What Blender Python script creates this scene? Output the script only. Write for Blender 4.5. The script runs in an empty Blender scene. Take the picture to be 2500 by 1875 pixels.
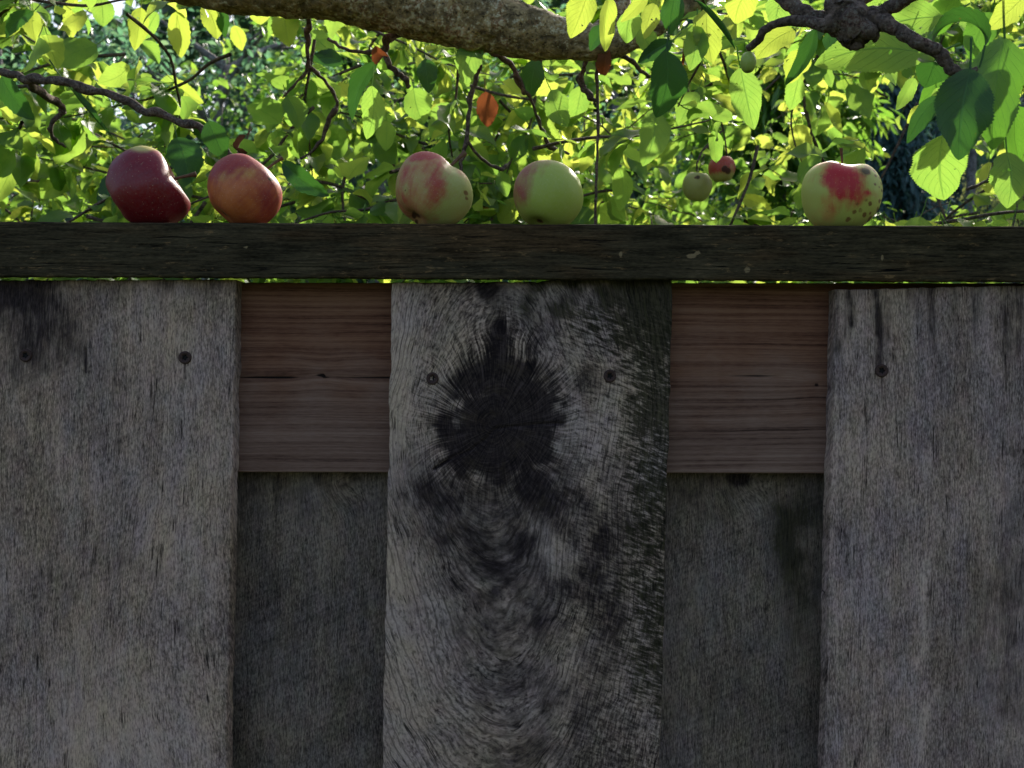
import bpy, math, random
import numpy as np
from mathutils import Vector, Matrix

# ------------------------------------------------------------------ camera, sky, sun, exposure
SC = bpy.context.scene
COL = SC.collection
CAMZ = 1.45                       # eye height above the ground
F = 2300.0                        # focal length in photograph pixels (2500 wide)
cd = bpy.data.cameras.new("camera"); cam = bpy.data.objects.new("camera", cd); COL.objects.link(cam)
cam.location = (0, 0, CAMZ); cam.rotation_euler = (math.radians(90), 0, 0)
cd.sensor_width = 36.0; cd.lens = 36.0 * F / 2500.0; cd.clip_start = 0.02; cd.clip_end = 500
cd.dof.use_dof = True; cd.dof.focus_distance = 0.93; cd.dof.aperture_fstop = 13.0
SC.camera = cam

SUN_EL, SUN_AZ = math.radians(33), math.radians(24)     # azimuth: from straight ahead (+Y) towards the right (+X)
W = bpy.data.worlds.new("World"); SC.world = W; W.use_nodes = True
nt = W.node_tree; nt.nodes.clear()
sky = nt.nodes.new("ShaderNodeTexSky"); sky.sky_type = 'NISHITA'; sky.sun_disc = False
sky.sun_elevation = SUN_EL; sky.sun_rotation = SUN_AZ; sky.air_density = 1.0; sky.dust_density = 4.0
bg = nt.nodes.new("ShaderNodeBackground"); bg.inputs[1].default_value = 0.15
wo = nt.nodes.new("ShaderNodeOutputWorld")
nt.links.new(sky.outputs[0], bg.inputs[0]); nt.links.new(bg.outputs[0], wo.inputs[0])
sl = bpy.data.lights.new("sun", 'SUN'); sl.energy = 5.0; sl.angle = math.radians(0.5); sl.color = (1.0, 0.94, 0.84)
so = bpy.data.objects.new("sun", sl); COL.objects.link(so); so.location = (3, 6, 8)
SDIR = Vector((math.sin(SUN_AZ)*math.cos(SUN_EL), math.cos(SUN_AZ)*math.cos(SUN_EL), math.sin(SUN_EL)))
so.rotation_euler = SDIR.to_track_quat('Z', 'Y').to_euler()
SC.view_settings.view_transform = 'Standard'; SC.view_settings.look = 'None'
SC.view_settings.exposure = 0.9; SC.view_settings.gamma = 1.0
SC.cycles.max_bounces = 8; SC.cycles.transmission_bounces = 6; SC.cycles.diffuse_bounces = 4
SC.cycles.sample_clamp_indirect = 4.0

rng = np.random.default_rng(7)
random.seed(7)

# ------------------------------------------------------------------ helpers
def P(px, py, Y):
    """a point of the place, given where it shows and how far away it stands"""
    return np.array([(px-1250.0)/F*Y, Y, CAMZ + (937.5-py)/F*Y])

def tag(o, label=None, cat=None, group=None, kind=None):
    if label: o["label"] = label
    if cat: o["category"] = cat
    if group: o["group"] = group
    if kind: o["kind"] = kind
    return o

def mesh_obj(name, V, Fc, mat=None, parent=None, smooth=True, uv=None, attrs=None, origin=None):
    V = np.asarray(V, dtype=np.float64)
    org = np.zeros(3) if origin is None else np.asarray(origin, float)
    me = bpy.data.meshes.new(name)
    nv = len(V)
    if isinstance(Fc, np.ndarray):
        nf, k = Fc.shape
        me.vertices.add(nv); me.vertices.foreach_set("co", (V-org).astype(np.float32).ravel())
        me.loops.add(nf*k); me.loops.foreach_set("vertex_index", Fc.astype(np.int32).ravel())
        me.polygons.add(nf); me.polygons.foreach_set("loop_start", (np.arange(nf)*k).astype(np.int32))
        me.polygons.foreach_set("loop_total", np.full(nf, k, np.int32))
        me.update(calc_edges=True)
    else:
        me.from_pydata([tuple(v) for v in (V-org)], [], Fc); me.update()
    me.polygons.foreach_set("use_smooth", np.full(len(me.polygons), bool(smooth)))
    if uv is not None:
        ul = me.uv_layers.new(name="UVMap")
        li = np.zeros(len(me.loops), np.int32); me.loops.foreach_get("vertex_index", li)
        ul.data.foreach_set("uv", np.asarray(uv, np.float32)[li].ravel())
    for k_, a in (attrs or {}).items():
        a = np.asarray(a, np.float32)
        if a.ndim == 1:
            at = me.attributes.new(k_, 'FLOAT', 'POINT'); at.data.foreach_set("value", a)
        elif a.shape[1] == 3:
            at = me.attributes.new(k_, 'FLOAT_VECTOR', 'POINT'); at.data.foreach_set("vector", a.ravel())
        else:
            at = me.attributes.new(k_, 'FLOAT_COLOR', 'POINT'); at.data.foreach_set("color", a.ravel())
    if mat: me.materials.append(mat)
    o = bpy.data.objects.new(name, me); COL.objects.link(o)
    if parent is not None:
        o.parent = parent
        o.location = Vector(org) - Vector(world_loc(parent))
    else:
        o.location = Vector(org)
    return o

def world_loc(o):
    l = Vector(o.location)
    while o.parent is not None:
        o = o.parent; l = l + Vector(o.location)
    return l

def empty(name, loc):
    o = bpy.data.objects.new(name, None); COL.objects.link(o); o.location = Vector(loc); o.empty_display_size = 0.1
    return o

def _h(ix, iy, iz, seed):
    n = (ix.astype(np.int64)*374761393 + iy.astype(np.int64)*668265263 + iz.astype(np.int64)*2147483647 + seed*974634777) & 0xFFFFFFFF
    n = ((n ^ (n >> 13))*1274126177) & 0xFFFFFFFF
    n = ((n ^ (n >> 16))*2246822519) & 0xFFFFFFFF
    return ((n ^ (n >> 15)) & 0xFFFFFF)/float(0xFFFFFF)

def vnoise(x, y, z=0.0, seed=0, oct=3):
    x = np.asarray(x, float); y = np.asarray(y, float)+0*x; z = np.asarray(z, float)+0*x
    tot = np.zeros_like(x); amp = 1.0; s = 0.0
    for o in range(oct):
        fx, fy, fz = np.floor(x), np.floor(y), np.floor(z)
        tx, ty, tz = x-fx, y-fy, z-fz
        tx, ty, tz = [t*t*(3-2*t) for t in (tx, ty, tz)]
        r = 0
        for a in (0, 1):
            for b in (0, 1):
                for c in (0, 1):
                    w = (tx if a else 1-tx)*(ty if b else 1-ty)*(tz if c else 1-tz)
                    r = r + w*_h(fx+a, fy+b, fz+c, seed+o*17)
        tot += amp*(r*2-1); s += amp; amp *= .5; x = x*2.03; y = y*2.03; z = z*2.03
    return tot/s

def sst(a, b, x):
    t = np.clip((np.asarray(x, float)-a)/(b-a), 0, 1); return t*t*(3-2*t)

# ------------------------------------------------------------------ node graph shorthand
class G:
    def __init__(s, name):
        s.m = bpy.data.materials.new(name); s.m.use_nodes = True
        s.t = s.m.node_tree; s.t.nodes.clear()
        s.out = s.t.nodes.new("ShaderNodeOutputMaterial")
    def n(s, typ, props=None, **inp):
        nd = s.t.nodes.new("ShaderNode"+typ)
        for k, v in (props or {}).items(): setattr(nd, k, v)
        for k, v in inp.items():
            key = int(k[1:]) if k[0] == 'i' and k[1:].isdigit() else k.replace('_', ' ')
            s.put(nd.inputs[key], v)
        return nd
    def put(s, sock, v):
        if isinstance(v, bpy.types.NodeSocket): s.t.links.new(v, sock)
        elif isinstance(v, bpy.types.Node): s.t.links.new(v.outputs[0], sock)
        else: sock.default_value = v
    def attr(s, name, out="Vector"): return s.n("Attribute", {"attribute_name": name}).outputs[out]
    def math(s, op, a, b=0.0, c=0.0, clamp=False):
        nd = s.t.nodes.new("ShaderNodeMath"); nd.operation = op; nd.use_clamp = clamp
        s.put(nd.inputs[0], a); s.put(nd.inputs[1], b); s.put(nd.inputs[2], c); return nd.outputs[0]
    def vmul(s, v, k, add=(0, 0, 0)):
        nd = s.t.nodes.new("ShaderNodeVectorMath"); nd.operation = 'MULTIPLY_ADD'
        s.put(nd.inputs[0], v); nd.inputs[1].default_value = k; nd.inputs[2].default_value = add; return nd.outputs[0]
    def noise(s, vec, scale=1.0, detail=3.0, rough=.55, dist=0.0, out=0):
        nd = s.n("TexNoise", None, Vector=vec, Scale=scale, Detail=detail, Roughness=rough, Distortion=dist)
        return nd.outputs[out]
    def ramp(s, f, stops, interp='LINEAR'):
        nd = s.t.nodes.new("ShaderNodeValToRGB"); nd.color_ramp.interpolation = interp
        el = nd.color_ramp.elements
        while len(el) < len(stops): el.new(0.5)
        for e, (p, c) in zip(el, stops):
            e.position = p; e.color = (c, c, c, 1) if isinstance(c, (int, float)) else (*c[:3], 1)
        s.put(nd.inputs[0], f); return nd.outputs[0]
    def step(s, f, a, b):
        nd = s.t.nodes.new("ShaderNodeMapRange"); nd.interpolation_type = 'SMOOTHSTEP'
        s.put(nd.inputs[0], f); nd.inputs[1].default_value = a; nd.inputs[2].default_value = b; return nd.outputs[0]
    def mix(s, f, a, b, mode='MIX'):
        nd = s.t.nodes.new("ShaderNodeMix"); nd.data_type = 'RGBA'; nd.blend_type = mode
        def c(v): return (*v, 1) if isinstance(v, tuple) and len(v) == 3 else v
        s.put(nd.inputs[0], f); s.put(nd.inputs[6], c(a)); s.put(nd.inputs[7], c(b)); return nd.outputs[2]
    def bump(s, h, dist=.001, strength=1.0, normal=None):
        nd = s.n("Bump", None, Height=h, Distance=dist, Strength=strength)
        if normal is not None: s.put(nd.inputs["Normal"], normal)
        return nd.outputs[0]
    def surf(s, col, rough=.8, normal=None, spec=.3, **kw):
        b = s.t.nodes.new("ShaderNodeBsdfPrincipled")
        s.put(b.inputs["Base Color"], (*col, 1) if isinstance(col, tuple) and len(col) == 3 else col)
        s.put(b.inputs["Roughness"], rough); b.inputs["Specular IOR Level"].default_value = spec
        if normal is not None: s.put(b.inputs["Normal"], normal)
        for k, v in kw.items(): s.put(b.inputs[k.replace('_', ' ')], v)
        s.t.links.new(b.outputs[0], s.out.inputs[0]); return b
    def done(s, shader=None):
        if shader is not None: s.t.links.new(shader, s.out.inputs[0])
        return s.m

# ------------------------------------------------------------------ wood
def mat_grey_wood(name, lo=(.13, .096, .080), hi=(.37, .282, .232), darkc=(.0095, .0062, .0078), tone=1.0, seed=0.0, crk=1.0, saw=.5, rings=0, stk=.26, fbw=.28):
    """weathered sawn board. 'grain' = (across the grain, z, x) in metres; mask = (dark stain and painted shade, moss, bleached, knot fibres)"""
    g = G(name)
    gr = g.attr("grain"); mk = g.n("Attribute", {"attribute_name": "mask"})
    sep = g.n("SeparateColor", None, Color=mk.outputs["Color"])
    dark, moss, bleach = sep.outputs[0], sep.outputs[1], sep.outputs[2]; fibw = mk.outputs["Alpha"]
    off = (seed, seed*.7, 0)
    fine = g.noise(g.vmul(gr, (900, 90, 90), off), 1, 3, .65)
    fib = g.noise(g.vmul(gr, (430, 40, 40), off), 1, 4, .66)
    streak = g.noise(g.vmul(gr, (150, 6, 6), off), 1, 4, .65)
    blotch = g.noise(g.vmul(gr, (14, 9, 9), off), 1, 4, .6)
    hue = g.noise(g.vmul(gr, (55, 45, 45), (seed+5, 3, 1)), 1, 3, .6, out=1)
    cr = g.noise(g.vmul(gr, (330, 9, 9), (seed+9, 2, 2)), 1, 2, .5)
    crgate = g.noise(g.vmul(gr, (90, 30, 30), (seed+3, 5, 2)), 1, 2, .5)
    crack = g.math('MULTIPLY', g.step(g.math('ABSOLUTE', g.math('SUBTRACT', cr, .5)), .030, .004), g.step(crgate, .55, .67))
    crack = g.math('MULTIPLY', crack, crk)
    # knot fibres: run away from the knot's heart
    rad = g.attr("radial")
    rf = g.noise(rad, 1, 4, .62)
    # saw marks
    sw = g.noise(g.vmul(g.n("VectorRotate", {"rotation_type": 'X_AXIS'}, Vector=gr, Angle=.42).outputs[0], (4, 420, 10), (seed, 0, 0)), 1, 1, .5)
    dsh = g.n("Attribute", {"attribute_name": "dash"})
    dw = g.n("Attribute", {"attribute_name": "dashw"}).outputs["Fac"]
    dnz = g.noise(dsh.outputs["Vector"], 1, 4, .62)
    dterm = g.math('MULTIPLY', g.math('SUBTRACT', dnz, .5), dw)
    speck = g.noise(g.vmul(gr, (720, 230, 230), (seed+1, 0, 4)), 1, 2, .6)
    t = g.math('MULTIPLY', fib, fbw)
    t = g.math('ADD', t, (.34-fbw)*.5+(.40-stk)*.5)
    t = g.math('ADD', t, g.math('ADD', g.math('MULTIPLY', fine, .62), -.11))
    t = g.math('ADD', t, g.math('MULTIPLY', streak, stk))
    t = g.math('ADD', t, g.math('MULTIPLY', g.math('SUBTRACT', blotch, .5), .45))
    t = g.math('ADD', t, -.06)
    t = g.math('ADD', t, g.math('MULTIPLY', g.math('SUBTRACT', speck, .5), .78))
    t = g.math('ADD', t, g.math('MULTIPLY', g.math('SUBTRACT', sw, .5), .22*saw))
    t = g.math('ADD', t, g.math('MULTIPLY', g.math('MULTIPLY', g.math('SUBTRACT', rf, .5), fibw), 1.7))
    t = g.math('ADD', t, g.math('MULTIPLY', dterm, 1.25))
    t = g.math('ADD', t, g.math('MULTIPLY', bleach, .16))
    base = g.ramp(t, [(.22, tuple(c*.35 for c in lo)), (.38, lo), (.52, tuple((a+b)/2*.92 for a, b in zip(lo, hi))), (.66, hi), (.85, tuple(min(1, c*1.35) for c in hi))])
    base = g.mix(.12, base, hue, 'SOFT_LIGHT')
    tn = g.noise(g.vmul(gr, (22, 10, 10), (seed+2, 8, 1)), 1, 3, .6)
    base = g.mix(1.0, base, g.ramp(tn, [(.36, (1.02, .94, .87)), (.5, (.98, .91, .92)), (.64, (.92, .88, .98))]), 'MULTIPLY')
    if rings:
        ph = g.math('ADD', g.math('MULTIPLY', g.n("SeparateXYZ", None, Vector=gr).outputs[0], rings), g.math('MULTIPLY', blotch, 2.2))
        ln = g.step(g.math('ABSOLUTE', g.math('SUBTRACT', g.math('FRACT', ph), .5)), .20, .04)
        ln = g.math('MULTIPLY', ln, g.math('SUBTRACT', 1.0, fibw, clamp=True))
        ln = g.math('MULTIPLY', ln, g.step(g.math('ADD', streak, g.math('MULTIPLY', speck, .4)), .58, .80))
        base = g.mix(g.math('MULTIPLY', ln, .55), base, tuple(c*.22 for c in lo))
    # stain edges follow the fibres
    dn = g.math('ADD', dark, g.math('MULTIPLY', g.math('MULTIPLY', g.math('SUBTRACT', fib, .5), 1.25), g.math('SUBTRACT', 1.0, g.math('MULTIPLY', fibw, .8))))
    dn = g.math('ADD', dn, g.math('MULTIPLY', g.math('SUBTRACT', speck, .5), .8))
    dn = g.math('ADD', dn, g.math('MULTIPLY', g.math('MULTIPLY', g.math('SUBTRACT', rf, .5), fibw), -1.2))
    dn = g.math('ADD', dn, g.math('MULTIPLY', g.math('SUBTRACT', g.noise(g.vmul(gr, (60, 45, 45), off), 1, 4, .65), .5), 1.1))
    df = g.math('MULTIPLY', g.step(dn, .16, .98), .93)
    inner = g.mix(fibw, fine, rf)
    dcol = g.mix(g.step(inner, .46, .72), darkc, tuple(c*4.0 for c in darkc))
    dcol = g.mix(g.step(g.noise(g.vmul(gr, (0, 40, 40), (1, 4, 2)), 1, 4, .6), .5, .72), dcol, (.030, .020, .014))
    col = g.mix(df, base, dcol)
    mn = g.math('ADD', moss, g.math('MULTIPLY', g.math('SUBTRACT', speck, .5), 1.1))
    mn = g.math('ADD', mn, g.math('MULTIPLY', g.math('SUBTRACT', blotch, .5), .7))
    mn = g.math('SUBTRACT', mn, g.math('MULTIPLY', dterm, 2.2))
    col = g.mix(g.math('MULTIPLY', g.step(mn, .35, .95), .85), col, g.mix(g.step(fib, .4, .7), (.016, .015, .007), (.050, .044, .020)))
    col = g.mix(g.math('MULTIPLY', crack, .9), col, (.006, .005, .006))
    if tone != 1.0: col = g.mix(1.0, col, (tone, tone, tone), 'MULTIPLY')
    h = g.math('ADD', g.math('MULTIPLY', fib, .6), g.math('MULTIPLY', fine, .5))
    h = g.math('ADD', h, g.math('MULTIPLY', g.math('MULTIPLY', rf, fibw), .9))
    h = g.math('ADD', h, g.math('MULTIPLY', speck, .35))
    h = g.math('ADD', h, g.math('MULTIPLY', dterm, .9))
    h = g.math('SUBTRACT', h, g.math('MULTIPLY', crack, .9))
    g.surf(col, .9, g.bump(g.math('MULTIPLY', h, g.math('SUBTRACT', 1.0, g.math('MULTIPLY', df, .65))), .0011, .85), spec=.08)
    return g.done()

def mat_rail():
    g = G("dark_algae_covered_wood")
    gr = g.attr("grain"); mk = g.n("Attribute", {"attribute_name": "mask"})
    sep = g.n("SeparateColor", None, Color=mk.outputs["Color"])
    fib = g.noise(g.vmul(gr, (420, 22, 22)), 1, 4, .62)
    fine = g.noise(g.vmul(gr, (850, 160, 160)), 1, 3, .65)
    blotch = g.noise(g.vmul(gr, (60, 16, 16)), 1, 5, .65)
    big = g.noise(g.vmul(gr, (22, 5, 5), (3, 1, 0)), 1, 3, .6)
    t = g.math('ADD', g.math('MULTIPLY', fib, .45), g.math('MULTIPLY', fine, .3))
    t = g.math('ADD', t, g.math('MULTIPLY', blotch, .38))
    col = g.ramp(t, [(.37, (.004, .003, .002)), (.5, (.024, .019, .011)), (.64, (.064, .049, .028)), (.82, (.15, .105, .06))])
    col = g.mix(g.step(big, .48, .66), col, g.mix(1.0, col, (1.25, .98, .84), 'MULTIPLY'))
    fl = g.noise(g.vmul(gr, (260, 60, 60), (7, 7, 1)), 1, 4, .7)
    fg = g.noise(g.vmul(gr, (40, 12, 12), (2, 7, 5)), 1, 2, .5)
    flk = g.math('MULTIPLY', g.step(fl, .56, .68), g.step(fg, .44, .58))
    col = g.mix(g.math('MULTIPLY', flk, .62), col, (.22, .13, .06))
    col = g.mix(g.step(sep.outputs[2], .35, .75), col, g.mix(fine, (.14, .09, .045), (.26, .19, .11)))
    ck = g.noise(g.vmul(gr, (240, 5, 5), (1, 0, 9)), 1, 2, .5)
    crack = g.step(g.math('ABSOLUTE', g.math('SUBTRACT', ck, .5)), .018, .003)
    crack = g.math('MULTIPLY', crack, g.step(blotch, .5, .6))
    col = g.mix(crack, col, (.003, .003, .003))
    h = g.math('ADD', g.math('MULTIPLY', fib, .7), g.math('MULTIPLY', fine, .5))
    h = g.math('SUBTRACT', h, crack)
    g.surf(col, .9, g.bump(h, .0012, .9), spec=.06)
    return g.done()

def mat_brown():
    g = G("brown_softwood")
    gr = g.attr("grain"); mk = g.n("Attribute", {"attribute_name": "mask"})
    sep = g.n("SeparateColor", None, Color=mk.outputs["Color"])
    ring = g.noise(g.vmul(gr, (210, 1.2, 1.2)), 1, 3, .7)
    ring2 = g.noise(g.vmul(gr, (330, 3.2, 3.2), (4, 0, 0)), 1, 3, .6)
    fine = g.noise(g.vmul(gr, (950, 90, 90)), 1, 3, .6)
    blot = g.noise(g.vmul(gr, (25, 14, 14), (1, 2, 3)), 1, 4, .6)
    t = g.math('ADD', g.math('MULTIPLY', ring, .52), g.math('MULTIPLY', ring2, .40))
    t = g.math('ADD', t, g.math('MULTIPLY', g.math('SUBTRACT', fine, .5), .22))
    t = g.math('ADD', t, g.math('ADD', .06, g.math('MULTIPLY', g.math('SUBTRACT', blot, .5), .22)))
    col = g.ramp(t, [(.36, (.036, .014, .009)), (.46, (.115, .048, .029)), (.56, (.17, .078, .047)), (.68, (.215, .108, .066))])
    gray = g.ramp(t, [(.36, (.045, .025, .020)), (.46, (.125, .072, .056)), (.56, (.175, .107, .085)), (.68, (.22, .142, .116))])
    gm = g.math('ADD', sep.outputs[2], g.math('MULTIPLY', g.math('SUBTRACT', blot, .5), 1.6))
    col = g.mix(g.math('MULTIPLY', g.step(gm, .0, 1.15), .85), col, gray)
    col = g.mix(g.step(sep.outputs[0], .3, .8), col, (.010, .006, .005))
    h = g.math('ADD', g.math('MULTIPLY', ring, .7), g.math('MULTIPLY', fine, .3))
    h = g.math('SUBTRACT', h, g.math('MULTIPLY', sep.outputs[0], .9))
    g.surf(col, .85, g.bump(h, .0009, .6), spec=.1)
    return g.done()

def slab(name, TL, TR, BR, BL, y0, y1, fieldfn, mat, parent, step=.0016, edge=.0009, rnd=.0016, topfn=None, seed=0, relief=.0002):
    """a plank with a dense, worn front. corners are (x, z) metres. fieldfn(px, py, X, Z, s, t) -> grain, mask, radial, depth"""
    TL, TR, BR, BL = [np.array(c, float) for c in (TL, TR, BR, BL)]
    w = np.linalg.norm(TR-TL); h = np.linalg.norm(TL-BL)
    nx = max(6, int(w/step)); nz = max(6, int(h/step))
    s = np.linspace(0, 1, nx+1); t = np.linspace(0, 1, nz+1)      # t 0 = top
    # crowd a few lines to the edges, for the worn arris
    def crowd(a, L):
        e = np.array([0, .0006, .0014, .0026])/L
        return np.unique(np.concatenate([e, 1-e, a[(a > e[-1]*1.5) & (a < 1-e[-1]*1.5)]]))
    s = crowd(s, w); t = crowd(t, h)
    nx, nz = len(s)-1, len(t)-1
    S, T = np.meshgrid(s, t)
    top = TL[None, None]*(1-S[..., None]) + TR[None, None]*S[..., None]
    bot = BL[None, None]*(1-S[..., None]) + BR[None, None]*S[..., None]
    if topfn is not None:
        top = top.copy(); top[..., 1] += topfn(S)
    XZ = top*(1-T[..., None]) + bot*T[..., None]
    X, Z = XZ[..., 0].copy(), XZ[..., 1].copy()
    dl, dr = S*w, (1-S)*w; dt, db = T*h, (1-T)*h
    nl = vnoise(Z*45, 0*Z, seed=seed+1, oct=4)*edge*2; nr = vnoise(Z*45, 0*Z, seed=seed+2, oct=4)*edge*2
    X += nl*np.exp(-dl/.004) + nr*np.exp(-dr/.004)
    nt_ = vnoise(X*120, 0*X, seed=seed+3, oct=4)*edge*1.3
    Z += nt_*np.exp(-dt/.003)
    e = np.minimum(np.minimum(dl, dr), np.minimum(dt, db))
    rad = rnd*(1 + .6*vnoise(X*30, Z*30, seed=seed+4))
    Yf = y0 + np.where(e < rad, rad - np.sqrt(np.maximum(rad**2-(rad-e)**2, 0)), 0)
    px = X/y0*F+1250; py = 937.5-(Z-CAMZ)/y0*F
    grain, mask, radial, dep = fieldfn(px, py, X, Z, S, T)
    dash = None
    if isinstance(grain, tuple): grain, dash, dashw = grain
    Yf = Yf + dep + relief*vnoise(grain[..., 0]*600, grain[..., 1]*30, seed=seed+5)
    n = (nx+1)*(nz+1)
    V = np.stack([X, Yf, Z], -1).reshape(-1, 3)
    idx = np.arange(n).reshape(nz+1, nx+1)
    q = np.stack([idx[:-1, :-1], idx[1:, :-1], idx[1:, 1:], idx[:-1, 1:]], -1).reshape(-1, 4)
    # rim loop -> back
    loop = np.concatenate([idx[0, :-1], idx[:-1, -1], idx[-1, ::-1][:-1], idx[::-1, 0][:-1]])
    bv = V[loop].copy(); bv[:, 1] = y1
    bi = n+np.arange(len(loop))
    l2 = np.roll(loop, -1); b2 = np.roll(bi, -1)
    q2 = np.stack([loop, l2, b2, bi], -1)
    V = np.vstack([V, bv])
    # back face: one centre fan of quads is enough
    c = len(V); V = np.vstack([V, bv.mean(0)[None]])
    q3 = np.stack([bi, b2, np.full(len(bi), c), np.full(len(bi), c)], -1)
    def ext(a):
        a = a.reshape(n, -1); r = a[loop]; return np.vstack([a, r, r.mean(0)[None]])
    G_ = ext(grain); G_[n:-1, 1:] += .02
    faces = [tuple(f) for f in q3[:, :3]]
    # merge: quads array + tri list would be mixed; make triangles degenerate-free through from_pydata-free path
    allq = np.vstack([q, q2])
    at = {"grain": G_, "mask": ext(mask), "radial": ext(radial)}
    if dash is not None: at["dash"] = ext(dash); at["dashw"] = ext(dashw)[:, 0]
    o = mesh_obj(name, V[:-1], allq, mat, parent, True, None, {k: v[:-1] for k, v in at.items()}, origin=(V[:, 0].mean(), y0, V[:, 2].min()))
    # close the back with a plain n-gon-free strip (two triangles over the back corners)
    return o

def zeros4(X): return np.zeros(X.shape+(4,))

def ell(px, py, cx, cy, rx, ry, rot=0.0, soft=.5):
    a = math.radians(rot); dx, dy = px-cx, py-cy
    u = (dx*math.cos(a)+dy*math.sin(a))/rx; v = (-dx*math.sin(a)+dy*math.cos(a))/ry
    return 1-sst(1-soft, 1+soft, np.sqrt(u*u+v*v))

def line(px, py, pts, w):
    d = np.full(px.shape, 1e9)
    for (x0, y0), (x1, y1) in zip(pts[:-1], pts[1:]):
        L2 = (x1-x0)**2+(y1-y0)**2
        t = np.clip(((px-x0)*(x1-x0)+(py-y0)*(y1-y0))/L2, 0, 1)
        d = np.minimum(d, np.hypot(px-x0-t*(x1-x0), py-y0-t*(y1-y0)))
    return np.exp(-(d/w)**2)

def straight(X, Z, seed, warp=.012, lean=0.0):
    g = X + lean*Z + warp*vnoise(X*4, Z*2.2, seed=seed, oct=2) + .0016*vnoise(X*30, Z*14, seed=seed+1, oct=2)
    return np.stack([g, Z, X], -1)

def f_left(px, py, X, Z, S, T):
    g = straight(X, Z, 11, .016)
    # flame figure low on the board
    g[..., 0] += .020*np.exp(-(((px-330)/170)**2)-(((py-1600)/420)**2))
    m = zeros4(X)
    n = vnoise(px/45, py/45, seed=3)
    m[..., 0] = .62*ell(px, py, 70, 760, 200, 80, 38, .8) + .5*ell(px, py, 30, 690, 130, 60, 0, .8) + .45*ell(px, py, 55, 885, 60, 75, 0, .8)
    m[..., 0] += .55*(1-sst(685, 800, py))*(.5+.9*n) + .35*ell(px, py, 430, 1535, 34, 26, 0, .6)
    m[..., 0] += .9*line(px, py, [(209, 850), (209, 910)], 3) + .9*line(px, py, [(452, 885), (453, 925)], 3)
    m[..., 0] += .30*ell(px, py, 250, 1400, 300, 60, -12, .8)*(.5+n)
    m[..., 2] = .7*ell(px, py, 300, 1800, 260, 170, 0, .8) + .5*ell(px, py, 440, 1000, 100, 330, 0, .9) + .4*ell(px, py, 330, 1380, 90, 200, 0, .9)
    return g, m, np.zeros(X.shape+(3,)), 0*X

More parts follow.
